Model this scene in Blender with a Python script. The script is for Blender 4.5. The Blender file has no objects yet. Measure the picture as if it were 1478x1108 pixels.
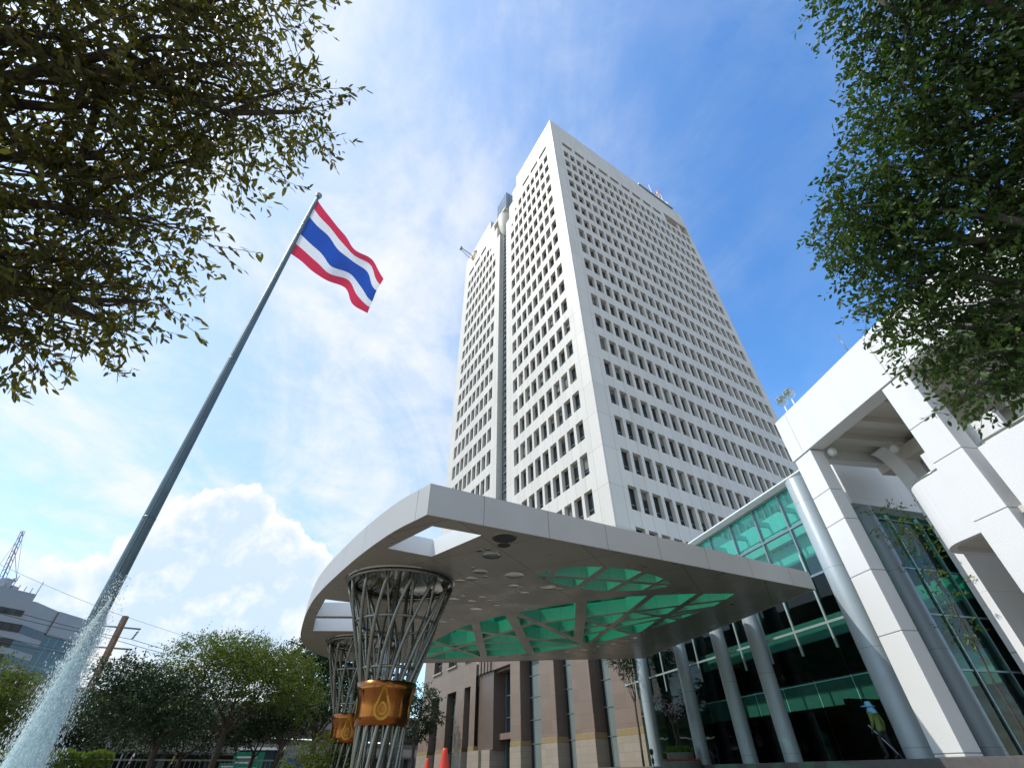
import bpy, bmesh, math, random
import numpy as np
from mathutils import Vector, Matrix, Quaternion
from mathutils.geometry import delaunay_2d_cdt

random.seed(11)
rng = np.random.default_rng(7)
S = bpy.context.scene
COL = S.collection
R = math.radians
HC = 0.4                      # height of the lens above the drive
S.render.resolution_x, S.render.resolution_y = 1024, 767

# ------------------------------------------------------------------ objects
ORG = {}                      # world origin of every thing
def tag(o, label=None, cat=None, group=None, kind=None):
    if label: o['label'] = label
    if cat: o['category'] = cat
    if group: o['group'] = group
    if kind: o['kind'] = kind
    return o
def thing(name, label, cat, loc=(0, 0, 0), group=None):
    o = bpy.data.objects.new(name, None)
    o.empty_display_size = 0.3
    o.location = loc
    COL.objects.link(o)
    ORG[o.name] = Vector(loc)
    return tag(o, label, cat, group)
def link_mesh(name, me, parent=None):
    o = bpy.data.objects.new(name, me)
    COL.objects.link(o)
    if parent is not None:
        o.parent = parent
        ORG[o.name] = ORG[parent.name]
    else:
        ORG[o.name] = Vector((0, 0, 0))
    return o
def copy_tree(o, parent=None, loc=None):
    c = o.copy(); COL.objects.link(c)
    c.parent = parent
    if loc is not None: c.location = loc
    ORG[c.name] = Vector(c.location) if parent is None else ORG[parent.name]
    for ch in list(o.children):
        copy_tree(ch, c)
    return c

class MB:
    """collects faces; build() links them as ONE mesh object with box UVs in metres"""
    def __init__(s):
        s.v = []; s.f = []; s.m = []; s.sm = []
    def add(s, verts, faces, m=0, smooth=False):
        b = len(s.v)
        s.v.extend([tuple(p) for p in verts])
        for f in faces:
            s.f.append([b + i for i in f]); s.m.append(m); s.sm.append(smooth)
    def quad(s, a, b, c, d, m=0):
        s.add([a, b, c, d], [(0, 1, 2, 3)], m)
    def box(s, x0, x1, y0, y1, z0, z1, m=0, fr=None):
        p = [(x, y, z) for z in (z0, z1) for y in (y0, y1) for x in (x0, x1)]
        if fr: p = [fr(*q) for q in p]
        s.add(p, [(0, 2, 3, 1), (4, 5, 7, 6), (0, 1, 5, 4), (2, 6, 7, 3), (0, 4, 6, 2), (1, 3, 7, 5)], m)
    def prism(s, poly, z0, z1, m=0, cap=True, fr=None):
        n = len(poly)
        lo = [(x, y, z0) for x, y in poly]; hi = [(x, y, z1) for x, y in poly]
        p = lo + hi
        if fr: p = [fr(*q) for q in p]
        fs = [(i, (i + 1) % n, n + (i + 1) % n, n + i) for i in range(n)]
        if cap: fs += [tuple(range(n - 1, -1, -1)), tuple(range(n, 2 * n))]
        s.add(p, fs, m)
    def tube(s, pts, r, n=8, m=0, cap=True, smooth=True):
        pts = [Vector(p) for p in pts]
        rs = r if isinstance(r, (list, tuple)) else [r] * len(pts)
        b = len(s.v); ref = None
        for i, p in enumerate(pts):
            t = (pts[min(i + 1, len(pts) - 1)] - pts[max(i - 1, 0)])
            if t.length < 1e-9: t = Vector((0, 0, 1))
            t.normalize()
            if ref is None:
                ref = Vector((0, 0, 1)) if abs(t.z) < .9 else Vector((1, 0, 0))
            u = ref - t * ref.dot(t)
            if u.length < 1e-6: u = Vector((1, 0, 0)) - t * t.x
            u.normalize(); ref = u
            w = t.cross(u)
            for k in range(n):
                a = 2 * math.pi * k / n
                q = p + (u * math.cos(a) + w * math.sin(a)) * rs[i]
                s.v.append(tuple(q))
        for i in range(len(pts) - 1):
            for k in range(n):
                s.f.append([b + i * n + k, b + i * n + (k + 1) % n, b + (i + 1) * n + (k + 1) % n, b + (i + 1) * n + k])
                s.m.append(m); s.sm.append(smooth)
        if cap:
            s.f.append([b + k for k in range(n)][::-1]); s.m.append(m); s.sm.append(False)
            e = b + (len(pts) - 1) * n
            s.f.append([e + k for k in range(n)]); s.m.append(m); s.sm.append(False)
    def lathe(s, prof, c=(0, 0, 0), n=24, m=0, smooth=True, sx=1, sy=1):
        b = len(s.v)
        for r_, z in prof:
            for k in range(n):
                a = 2 * math.pi * k / n
                s.v.append((c[0] + r_ * math.cos(a) * sx, c[1] + r_ * math.sin(a) * sy, c[2] + z))
        for i in range(len(prof) - 1):
            for k in range(n):
                s.f.append([b + i * n + k, b + i * n + (k + 1) % n, b + (i + 1) * n + (k + 1) % n, b + (i + 1) * n + k])
                s.m.append(m); s.sm.append(smooth)
    def torus(s, c, R0, r, n=40, k=8, m=0):
        pts = [(c[0] + R0 * math.cos(2 * math.pi * i / n), c[1] + R0 * math.sin(2 * math.pi * i / n), c[2]) for i in range(n)]
        b = len(s.v)
        for i in range(n):
            a = 2 * math.pi * i / n
            for j in range(k):
                q = 2 * math.pi * j / k
                rr = R0 + r * math.cos(q)
                s.v.append((c[0] + rr * math.cos(a), c[1] + rr * math.sin(a), c[2] + r * math.sin(q)))
        for i in range(n):
            for j in range(k):
                s.f.append([b + i * k + j, b + ((i + 1) % n) * k + j, b + ((i + 1) % n) * k + (j + 1) % k, b + i * k + (j + 1) % k])
                s.m.append(m); s.sm.append(True)
    def build(s, name, mats, parent=None, bevel=None, fix=True):
        o0 = ORG[parent.name] if parent is not None else Vector((0, 0, 0))
        me = bpy.data.meshes.new(name)
        V = np.array(s.v, dtype=float)
        me.from_pydata([tuple(p) for p in (V - np.array(o0))], [], s.f)
        mats = mats if isinstance(mats, (list, tuple)) else [mats]
        for m in mats: me.materials.append(m)
        me.polygons.foreach_set('material_index', s.m)
        me.polygons.foreach_set('use_smooth', s.sm)
        uv = me.uv_layers.new(name='UVMap')
        for p in me.polygons:
            n = p.normal
            hz = math.hypot(n.x, n.y)
            for li in p.loop_indices:
                c = V[me.loops[li].vertex_index]
                if hz < .5:
                    uv.data[li].uv = (c[0], c[1])
                else:
                    uv.data[li].uv = (c[0] * -n.y / hz + c[1] * n.x / hz, c[2])
        me.update()
        if fix:
            bm = bmesh.new(); bm.from_mesh(me)
            bmesh.ops.remove_doubles(bm, verts=bm.verts, dist=1e-5)
            bmesh.ops.recalc_face_normals(bm, faces=bm.faces)
            bm.to_mesh(me); bm.free()
        o = link_mesh(name, me, parent)
        if bevel:
            md = o.modifiers.new('bevel', 'BEVEL'); md.width = bevel; md.segments = 2; md.limit_method = 'ANGLE'
        return o

# ------------------------------------------------------------------ materials
def new_mat(name):
    m = bpy.data.materials.new(name); m.use_nodes = True
    nt = m.node_tree
    return m, nt, nt.nodes['Principled BSDF']
def N(nt, t, **kw):
    n = nt.nodes.new(t)
    for k, v in kw.items():
        if k.startswith('i_'):
            n.inputs[k[2:].replace('_', ' ')].default_value = v
        else: setattr(n, k, v)
    return n
def rgb(h):
    return (h[0], h[1], h[2], 1)
def math_n(nt, op, a, b=None, c=None):
    n = nt.nodes.new('ShaderNodeMath'); n.operation = op
    for i, x in enumerate((a, b, c)):
        if x is None: continue
        if isinstance(x, (int, float)): n.inputs[i].default_value = x
        else: nt.links.new(x, n.inputs[i])
    return n.outputs[0]
def mixc(nt, fac, a, b, mode='MIX'):
    n = nt.nodes.new('ShaderNodeMix'); n.data_type = 'RGBA'; n.blend_type = mode
    for sock, x in ((n.inputs[0], fac), (n.inputs[6], a), (n.inputs[7], b)):
        if isinstance(x, (int, float)): sock.default_value = x
        elif isinstance(x, tuple): sock.default_value = rgb(x)
        else: nt.links.new(x, sock)
    return n.outputs[2]
def ramp(nt, x, stops):
    n = nt.nodes.new('ShaderNodeValToRGB')
    el = n.color_ramp.elements
    while len(el) > 1: el.remove(el[0])
    el[0].position = stops[0][0]; el[0].color = rgb(stops[0][1]) if isinstance(stops[0][1], tuple) else (stops[0][1],) * 3 + (1,)
    for p, c in stops[1:]:
        e = el.new(p); e.color = rgb(c) if isinstance(c, tuple) else (c,) * 3 + (1,)
    nt.links.new(x, n.inputs[0])
    return n.outputs[0]
def noise(nt, co, scale, detail=4, rough=.55, dist=0):
    n = N(nt, 'ShaderNodeTexNoise'); n.inputs['Scale'].default_value = scale
    n.inputs['Detail'].default_value = detail; n.inputs['Roughness'].default_value = rough
    n.inputs['Distortion'].default_value = dist
    if co is not None: nt.links.new(co, n.inputs['Vector'])
    return n.outputs[0]
def geo_pos(nt):
    return N(nt, 'ShaderNodeNewGeometry').outputs['Position']
def bump(nt, bsdf, h, strength=.2, dist=.02):
    b = N(nt, 'ShaderNodeBump'); b.inputs['Strength'].default_value = strength; b.inputs['Distance'].default_value = dist
    nt.links.new(h, b.inputs['Height']); nt.links.new(b.outputs[0], bsdf.inputs['Normal'])

def joint_mask(nt, su, sv, wid, ou=0., ov=0., rot=0.):
    """1 on the panel joints of a su x sv metre grid laid out in the mesh's UV metres"""
    uvn = N(nt, 'ShaderNodeUVMap')
    src = uvn.outputs[0]
    if rot:
        mp = N(nt, 'ShaderNodeMapping'); mp.inputs['Rotation'].default_value = (0, 0, rot)
        nt.links.new(src, mp.inputs[0]); src = mp.outputs[0]
    sp = N(nt, 'ShaderNodeSeparateXYZ'); nt.links.new(src, sp.inputs[0])
    out = None; ids = []
    for sock, per, off in ((sp.outputs[0], su, ou), (sp.outputs[1], sv, ov)):
        if not per: continue
        q = math_n(nt, 'DIVIDE', math_n(nt, 'ADD', sock, 1000 * per - off), per)
        fr = math_n(nt, 'FRACT', q); ids.append(math_n(nt, 'FLOOR', q))
        d = math_n(nt, 'MULTIPLY', math_n(nt, 'MINIMUM', fr, math_n(nt, 'SUBTRACT', 1.0, fr)), per)
        k = math_n(nt, 'LESS_THAN', d, wid)
        out = k if out is None else math_n(nt, 'MAXIMUM', out, k)
    cid = None
    if len(ids) == 2:
        cb = N(nt, 'ShaderNodeCombineXYZ'); nt.links.new(ids[0], cb.inputs[0]); nt.links.new(ids[1], cb.inputs[1])
        wn = N(nt, 'ShaderNodeTexWhiteNoise'); wn.noise_dimensions = '3D'
        nt.links.new(cb.outputs[0], wn.inputs['Vector']); cid = wn.outputs[0]
    return out, cid

def surface(name, col, rough=.6, metal=0., var=.12, nscale=1.5, bmp=.0, bscale=60., joints=None, jcol=.45, pvar=0., col2=None, streak=0., spec=.5):
    """painted / stone / metal surface: noise mottling, panel joints, fine bump, optional rain streaks"""
    m, nt, b = new_mat(name)
    pos = geo_pos(nt)
    n1 = noise(nt, pos, nscale, 5)
    c = mixc(nt, math_n(nt, 'MULTIPLY', ramp(nt, n1, [(.3, 0.), (.72, 1.)]), 1.0), col, col2 if col2 else tuple(x * (1 - var) for x in col))
    if streak:
        mp = N(nt, 'ShaderNodeMapping'); mp.inputs['Scale'].default_value = (1.6, 1.6, .05); nt.links.new(pos, mp.inputs[0])
        s = noise(nt, mp.outputs[0], 1.0, 6, .65)
        c = mixc(nt, math_n(nt, 'MULTIPLY', ramp(nt, s, [(.52, 0.), (.78, 1.)]), streak), c, tuple(x * .55 for x in col))
    if joints:
        jm, cid = joint_mask(nt, *joints)
        if pvar and cid is not None:
            c = mixc(nt, 1.0, c, ramp(nt, cid, [(0, 1 - pvar), (1, 1.0)]), 'MULTIPLY')
        c = mixc(nt, jm, c, tuple(x * jcol for x in col))
    nt.links.new(c, b.inputs['Base Color'])
    b.inputs['Metallic'].default_value = metal
    b.inputs['Specular IOR Level'].default_value = spec
    rr = ramp(nt, noise(nt, pos, nscale * 3, 3), [(.3, max(.02, rough - .08)), (.7, min(1, rough + .08))])
    nt.links.new(rr, b.inputs['Roughness'])
    if bmp:
        bump(nt, b, noise(nt, pos, bscale, 3), bmp, .02)
    return m

def glass_pane(name, tint, refl=.9, dark=0., rough=.02):
    """architectural sheet glass: tinted straight-through view plus a Fresnel mirror"""
    m = bpy.data.materials.new(name); m.use_nodes = True; nt = m.node_tree
    for n in list(nt.nodes): nt.nodes.remove(n)
    out = N(nt, 'ShaderNodeOutputMaterial')
    tr = N(nt, 'ShaderNodeBsdfTransparent'); tr.inputs[0].default_value = rgb(tint)
    gl = N(nt, 'ShaderNodeBsdfGlossy'); gl.inputs['Roughness'].default_value = rough; gl.inputs[0].default_value = (refl, refl, refl, 1)
    gm = N(nt, 'ShaderNodeNewGeometry'); dt = N(nt, 'ShaderNodeVectorMath', operation='DOT_PRODUCT')
    nt.links.new(gm.outputs['Normal'], dt.inputs[0]); nt.links.new(gm.outputs['Incoming'], dt.inputs[1])
    fz = math_n(nt, 'POWER', math_n(nt, 'SUBTRACT', 1.0, math_n(nt, 'ABSOLUTE', dt.outputs['Value'])), 5.0)
    fz = math_n(nt, 'ADD', math_n(nt, 'MULTIPLY', fz, .9), .05)
    wv = noise(nt, geo_pos(nt), .8, 2)
    bp = N(nt, 'ShaderNodeBump'); bp.inputs['Strength'].default_value = .015; bp.inputs['Distance'].default_value = .3
    nt.links.new(wv, bp.inputs['Height']); nt.links.new(bp.outputs[0], gl.inputs['Normal'])
    mx = N(nt, 'ShaderNodeMixShader')
    nt.links.new(math_n(nt, 'MINIMUM', math_n(nt, 'ADD', fz, dark), 1.0), mx.inputs[0])
    nt.links.new(tr.outputs[0], mx.inputs[1]); nt.links.new(gl.outputs[0], mx.inputs[2])
    nt.links.new(mx.outputs[0], out.inputs[0])
    return m

def leaf_mat(name, c1, c2, c3, trans=.35, rough=.45):
    m, nt, b = new_mat(name)
    g = N(nt, 'ShaderNodeNewGeometry')
    c = ramp(nt, g.outputs['Random Per Island'], [(0, c1), (.55, c2), (.9, c2), (1, c3)])
    n1 = noise(nt, g.outputs['Position'], .9, 3)
    c = mixc(nt, ramp(nt, n1, [(.35, 0.), (.7, .75)]), c, tuple(x * 1.35 for x in c2))
    nt.links.new(c, b.inputs['Base Color'])
    b.inputs['Roughness'].default_value = rough
    b.inputs['Specular IOR Level'].default_value = .35
    tl = N(nt, 'ShaderNodeBsdfTranslucent')
    c2_ = mixc(nt, 1.0, c, (1.25, 1.35, .5), 'MULTIPLY'); nt.links.new(c2_, tl.inputs[0])
    mx = N(nt, 'ShaderNodeMixShader'); mx.inputs[0].default_value = trans
    out = nt.nodes['Material Output']
    nt.links.new(b.outputs[0], mx.inputs[1]); nt.links.new(tl.outputs[0], mx.inputs[2]); nt.links.new(mx.outputs[0], out.inputs[0])
    return m
def plain(name, col, rough=.5, metal=0., var=.1, nscale=8., bmp=0., bscale=80.):
    return surface(name, col, rough, metal, var, nscale, bmp, bscale)

M = {}
KS = 1.065
TW_DZ = 4.734 * KS
M['tower'] = surface('tower_cladding', (.62, .595, .535), .55, var=.07, nscale=.12, bmp=.05, bscale=6., joints=(1.8846 * KS, TW_DZ, .034, .35, .0), jcol=.60, pvar=.07, streak=.28)
M['tower_in'] = surface('tower_reveal', (.60, .56, .49), .6, var=.08, nscale=.3)
M['twglass'] = surface('tower_window_glass', (.012, .016, .018), .06, var=.4, nscale=.25)
M['shaft'] = surface('shaft_glass', (.07, .11, .14), .12, var=.3, nscale=.3, joints=(1.2, .789, .05), jcol=4.0)
M['whitewall'] = surface('white_stucco', (.72, .715, .69), .75, var=.035, nscale=.5, bmp=.45, bscale=38., streak=.16)
M['whitesmooth'] = surface('white_smooth_plaster', (.79, .775, .745), .6, var=.05, nscale=.6, joints=(3.1, 2.6, .008), jcol=.75)
M['groove'] = plain('joint_groove', (.30, .30, .29), .8)
M['cream'] = surface('cream_soffit_paint', (.66, .62, .54), .6, var=.08, nscale=.6)
M['alu'] = surface('aluminium_panel', (.42, .41, .38), .45, metal=.25, var=.05, nscale=.35, joints=(2.35, 0, .012, .6), jcol=.4)
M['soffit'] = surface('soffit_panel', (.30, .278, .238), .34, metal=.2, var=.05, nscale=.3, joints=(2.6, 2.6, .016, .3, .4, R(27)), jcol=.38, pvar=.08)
M['coffer'] = surface('coffer_side_paint', (.25, .54, .44), .5, var=.12, joints=(1.2, 0, .010), jcol=.6)
M['greenglass'] = glass_pane('green_canopy_glass', (.002, .30, .165), .6)
M['lobbyglass'] = glass_pane('lobby_glass', (.52, .86, .80), .9, .01)
M['endglass'] = glass_pane('end_wall_glass', (.26, .60, .48), .55, .02)
M['lobbydark'] = glass_pane('lobby_glass_lower', (.34, .46, .41), .5, .0)
M['cylinder'] = surface('pale_blue_column_cladding', (.34, .395, .415), .42, metal=.12, var=.05, nscale=.6, joints=(0, 3.05, .010, 0, .95), jcol=.55)
M['steel'] = surface('stainless_bar', (.25, .255, .225), .30, metal=.8, var=.12, nscale=3.)
M['mirror'] = surface('polished_steel', (.42, .42, .40), .12, metal=1., var=.08, nscale=2.)
M['bronze'] = surface('bronze_mirror_sheet', (.29, .11, .032), .20, metal=1., var=.12, nscale=.9)
M['gold'] = surface('gold_relief', (.40, .21, .035), .3, metal=1., var=.1, nscale=6.)
M['frame'] = surface('window_frame_metal', (.22, .28, .29), .4, metal=.5, var=.1)
M['framelight'] = surface('pale_green_fin', (.36, .46, .43), .4, metal=.3, var=.1)
M['steelwhite'] = surface('white_steelwork', (.74, .77, .76), .45, var=.05)
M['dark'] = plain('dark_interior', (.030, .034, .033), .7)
M['darkfloor'] = plain('dark_stone', (.06, .06, .06), .35, nscale=3.)
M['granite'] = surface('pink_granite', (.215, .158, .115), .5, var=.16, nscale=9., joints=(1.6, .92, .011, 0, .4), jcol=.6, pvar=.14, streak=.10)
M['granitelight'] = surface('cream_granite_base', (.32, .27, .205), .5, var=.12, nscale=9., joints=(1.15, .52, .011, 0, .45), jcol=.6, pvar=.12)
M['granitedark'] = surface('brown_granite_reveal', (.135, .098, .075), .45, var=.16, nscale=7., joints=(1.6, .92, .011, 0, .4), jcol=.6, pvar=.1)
M['string'] = surface('ochre_granite_band', (.26, .19, .085), .5, var=.14, nscale=8., joints=(1.15, 0, .012), jcol=.6)
M['gglass'] = surface('granite_window_glass', (.02, .03, .03), .05, var=.4, nscale=.4)
M['gblind'] = surface('grey_green_blind', (.16, .19, .17), .5, var=.15, nscale=.6)
M['bark'] = surface('brown_bark', (.10, .075, .055), .85, var=.45, nscale=5., bmp=.6, bscale=22.)
M['barkgrey'] = surface('grey_bark', (.13, .115, .095), .85, var=.4, nscale=5., bmp=.6, bscale=22.)
M['asphalt'] = surface('asphalt', (.05, .05, .052), .9, var=.25, nscale=2., bmp=.3, bscale=90.)
M['paving'] = surface('drive_paving', (.30, .27, .225), .7, var=.18, nscale=1.1, joints=(.6, .6, .008), jcol=.55, pvar=.15, bmp=.1)
M['ground'] = surface('pale_ground', (.33, .295, .24), .95, var=.4, nscale=.6)
M['step'] = surface('dark_granite_step', (.13, .12, .115), .45, var=.2, nscale=6., joints=(1.05, 0, .01, .2), jcol=.6, pvar=.2)
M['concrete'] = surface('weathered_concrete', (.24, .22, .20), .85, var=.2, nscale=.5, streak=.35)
M['concretedark'] = surface('dark_streaked_concrete', (.10, .093, .085), .9, var=.3, nscale=.6, streak=.3)  # darker concrete tone for piers, posts, edge rail and rear wall
M['orange'] = plain('cone_plastic', (.62, .035, .012), .45, var=.15)
M['pole'] = surface('weathered_steel_pole', (.115, .165, .175), .45, metal=.45, var=.3, nscale=1.2, streak=.3)

M['blind'] = surface('office_blind', (.16, .155, .14), .7, var=.4, nscale=.3)
# ------------------------------------------------------------------ camera
cam = bpy.data.cameras.new('camera'); camo = bpy.data.objects.new('camera', cam); COL.objects.link(camo)
cam.sensor_fit = 'HORIZONTAL'; cam.sensor_width = 36.0; cam.lens = 36.0 * 657.0 / 1478.0
cam.clip_start = .05; cam.clip_end = 6000
TH, RO = R(40.5), R(-.65)
fw = Vector((0, math.cos(TH), math.sin(TH))); up = Vector((0, -math.sin(TH), math.cos(TH))); rt = Vector((1, 0, 0))
# roll about the lens axis
r2 = rt * math.cos(RO) + up * math.sin(RO); u2 = up * math.cos(RO) - rt * math.sin(RO)
mw = Matrix((r2, u2, -fw)).transposed().to_4x4(); mw.translation = Vector((0, 0, HC))
camo.matrix_world = mw
S.camera = camo

# ------------------------------------------------------------------ sun and sky
SUN_AZ, SUN_EL = R(-95.0), R(51.0)
sdir = Vector((math.sin(SUN_AZ) * math.cos(SUN_EL), math.cos(SUN_AZ) * math.cos(SUN_EL), math.sin(SUN_EL)))
sl = bpy.data.lights.new('sun', 'SUN'); sl.energy = 2.15; sl.angle = R(.55); sl.color = (1.0, .96, .90)
so = bpy.data.objects.new('sun', sl); COL.objects.link(so)
so.rotation_euler = sdir.to_track_quat('Z', 'Y').to_euler(); so.location = sdir * 300
W = bpy.data.worlds.new('World'); S.world = W; W.use_nodes = True
nt = W.node_tree
bg = nt.nodes['Background']; bg.inputs['Strength'].default_value = .15
sky = N(nt, 'ShaderNodeTexSky', sky_type='NISHITA'); sky.sun_disc = False
sky.sun_elevation = SUN_EL; sky.sun_rotation = SUN_AZ % (2 * math.pi)
sky.altitude = 10; sky.air_density = 1.0; sky.dust_density = .6; sky.ozone_density = 1.6
tc = N(nt, 'ShaderNodeTexCoord'); dirv = tc.outputs['Generated']
def wdot(v):
    n = N(nt, 'ShaderNodeVectorMath', operation='DOT_PRODUCT'); nt.links.new(dirv, n.inputs[0]); n.inputs[1].default_value = v
    return n.outputs['Value']
def sstep(x, a, b):
    n = N(nt, 'ShaderNodeMapRange', interpolation_type='SMOOTHSTEP'); n.inputs[1].default_value = a; n.inputs[2].default_value = b
    nt.links.new(x, n.inputs[0]); return n.outputs[0]
sep = N(nt, 'ShaderNodeSeparateXYZ'); nt.links.new(dirv, sep.inputs[0])
zz = math_n(nt, 'MAXIMUM', sep.outputs[2], .02)
# planar coordinates on a cloud deck, for the high veil
cb = N(nt, 'ShaderNodeCombineXYZ')
nt.links.new(math_n(nt, 'DIVIDE', sep.outputs[0], math_n(nt, 'ADD', zz, .12)), cb.inputs[0])
nt.links.new(math_n(nt, 'DIVIDE', sep.outputs[1], math_n(nt, 'ADD', zz, .12)), cb.inputs[1])
mpv = N(nt, 'ShaderNodeMapping'); mpv.inputs['Scale'].default_value = (1.15, .55, 1); mpv.inputs['Rotation'].default_value = (0, 0, R(38)); nt.links.new(cb.outputs[0], mpv.inputs[0])
v1 = noise(nt, mpv.outputs[0], 1.5, 9, .62, .7)
v2 = noise(nt, cb.outputs[0], 4.2, 8, .62, .4)
skyc = sky.outputs[0]
hs = N(nt, 'ShaderNodeHueSaturation'); hs.inputs['Saturation'].default_value = 1.22; hs.inputs['Value'].default_value = 1.18; nt.links.new(skyc, hs.inputs['Color']); skyc = mixc(nt, 1.0, hs.outputs[0], (.88, 1.02, 1.09), 'MULTIPLY')
near = wdot((-.675, .333, .659))
leftness = sstep(math_n(nt, 'ADD', near, math_n(nt, 'MULTIPLY', math_n(nt, 'SUBTRACT', v1, .5), .5)), .34, 1.0)
veil = math_n(nt, 'MULTIPLY', sstep(math_n(nt, 'ADD', math_n(nt, 'MULTIPLY', v1, .62), math_n(nt, 'MULTIPLY', v2, .38)), .40, .68), math_n(nt, 'ADD', math_n(nt, 'MULTIPLY', leftness, .90), .09))
# broken cloud added out of view behind the lens, to whiten fill on shaded faces
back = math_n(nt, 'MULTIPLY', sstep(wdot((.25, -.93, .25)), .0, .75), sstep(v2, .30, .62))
CLW = 4.0                        # cloud radiance before the world strength
skyc = mixc(nt, math_n(nt, 'MULTIPLY', leftness, .55), skyc, (CLW * .80, CLW * .92, CLW * 1.04))
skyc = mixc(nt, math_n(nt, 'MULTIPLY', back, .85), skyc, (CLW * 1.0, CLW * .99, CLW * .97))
skyc = mixc(nt, veil, skyc, (CLW * 1.0, CLW * 1.02, CLW * 1.05))
# heaped cumulus low over the trees
puffs = [((-.539, .777, .325), .078), ((-.50, .792, .35), .070), ((-.44, .838, .322), .062), ((-.582, .764, .278), .075),
         ((-.498, .831, .248), .12), ((-.40, .875, .272), .085), ((-.605, .76, .225), .09), ((-.553, .812, .165), .10), ((-.45, .875, .17), .10),
         ((-.36, .90, .245), .055), ((-.68, .71, .16), .09), ((.30, .93, .2), .16), ((.62, .75, .22), .16)]
field = None
for d, r_ in puffs:
    L = math.sqrt(sum(x * x for x in d)); d = tuple(x / L for x in d)
    dn = N(nt, 'ShaderNodeVectorMath', operation='DISTANCE'); nt.links.new(dirv, dn.inputs[0]); dn.inputs[1].default_value = d
    f = math_n(nt, 'SUBTRACT', 1.0, math_n(nt, 'DIVIDE', dn.outputs['Value'], r_))
    field = f if field is None else math_n(nt, 'SMOOTH_MAX', field, f, .25)
b1 = noise(nt, dirv, 15, 9, .60, .25)
b2 = noise(nt, dirv, 46, 6, .6)
fb = math_n(nt, 'ADD', field, math_n(nt, 'ADD', math_n(nt, 'MULTIPLY', math_n(nt, 'SUBTRACT', b1, .5), 1.25), math_n(nt, 'MULTIPLY', math_n(nt, 'SUBTRACT', b2, .5), .32)))
cm = sstep(fb, .0, .13)
sv = N(nt, 'ShaderNodeVectorMath', operation='ADD'); nt.links.new(dirv, sv.inputs[0]); sv.inputs[1].default_value = (-.016, -.004, .020)
b1s = noise(nt, sv.outputs[0], 15, 9, .60, .25)
lit = math_n(nt, 'ADD', math_n(nt, 'MULTIPLY', math_n(nt, 'SUBTRACT', b1, b1s), 3.2), math_n(nt, 'MULTIPLY', math_n(nt, 'SUBTRACT', b2, .5), .5))
body = sstep(math_n(nt, 'ADD', fb, math_n(nt, 'MULTIPLY', math_n(nt, 'SUBTRACT', b1, .5), -.2)), .05, .55)
body = math_n(nt, 'MAXIMUM', math_n(nt, 'MINIMUM', math_n(nt, 'SUBTRACT', math_n(nt, 'MULTIPLY', body, .92), lit), 1.0), 0.0)
cc = mixc(nt, body, (CLW * 1.12, CLW * 1.10, CLW * 1.06), (CLW * .70, CLW * .86, CLW * 1.04))
low = sstep(sep.outputs[2], .02, .14)
cmk = math_n(nt, 'MULTIPLY', cm, math_n(nt, 'ADD', math_n(nt, 'MULTIPLY', low, .5), .42))
skyc = mixc(nt, cmk, skyc, cc)
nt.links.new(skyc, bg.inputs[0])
S.view_settings.view_transform = 'Standard'; S.view_settings.look = 'None'
S.view_settings.exposure = 0.72; S.view_settings.gamma = 1.0; S.view_settings.use_curve_mapping = False
S.cycles.max_bounces = 10; S.cycles.transparent_max_bounces = 24; S.cycles.diffuse_bounces = 4; S.cycles.glossy_bounces = 4
S.cycles.transmission_bounces = 6; S.cycles.sample_clamp_indirect = 6.0
S.cycles.use_denoising = True

# ------------------------------------------------------------------ ground
mb = MB(); mb.quad((-3000, -3000, 0), (3000, -3000, 0), (3000, 3000, 0), (-3000, 3000, 0))
tag(mb.build('ground', M['ground'], fix=False), kind='structure')
mb = MB(); mb.quad((-24, -12, .004), (13, -12, .004), (13, 42, .004), (-24, 42, .004))
tag(mb.build('drive', M['paving'], fix=False), kind='structure')
mb = MB(); mb.quad((-160, 58, .004), (60, 58, .004), (60, 76, .004), (-160, 76, .004))
tag(mb.build('road', M['asphalt'], fix=False), kind='structure')
# raised terrace that the lobby, the colonnade and the granite block stand on
TZ = .65
P0 = Vector((13.6, 19.2)); WV = Vector((.158, -.987)).normalized(); NV = Vector((.987, .158)).normalized()
def wb(k, o, z):                       # colonnade frame: along the front, inward, up
    p = P0 + WV * k + NV * o
    return (p.x, p.y, z)
terr = [(13.05, 20.0), (8.1, 37.2), (7.4, 39.8), (-19.5, 92), (60, 120), (60, -10), (18, -10)]
mb = MB(); mb.prism(terr, .0, TZ)
tag(mb.build('terrace', M['step'], bevel=.012), kind='structure')
st = []
for p, q in (((18 - .45, -10), (13.05 - .45, 19.9)), ((12.6, 19.9), (7.7, 37.0)), ((7.7, 37.0), (6.95, 39.6)), ((6.95, 39.6), (-19.9, 91.8))):
    st.append((p, q))
mb = MB(); poly = [(17.55, -10), (12.58, 19.9), (7.66, 37.0), (6.95, 39.5), (-19.9, 91.7), (-19.5, 92), (7.39, 39.79), (8.09, 37.19), (13.04, 19.99), (17.99, -9.99)]
mb.prism(poly, .0, .33)
tag(mb.build('step', M['step'], bevel=.012), kind='structure')
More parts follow.
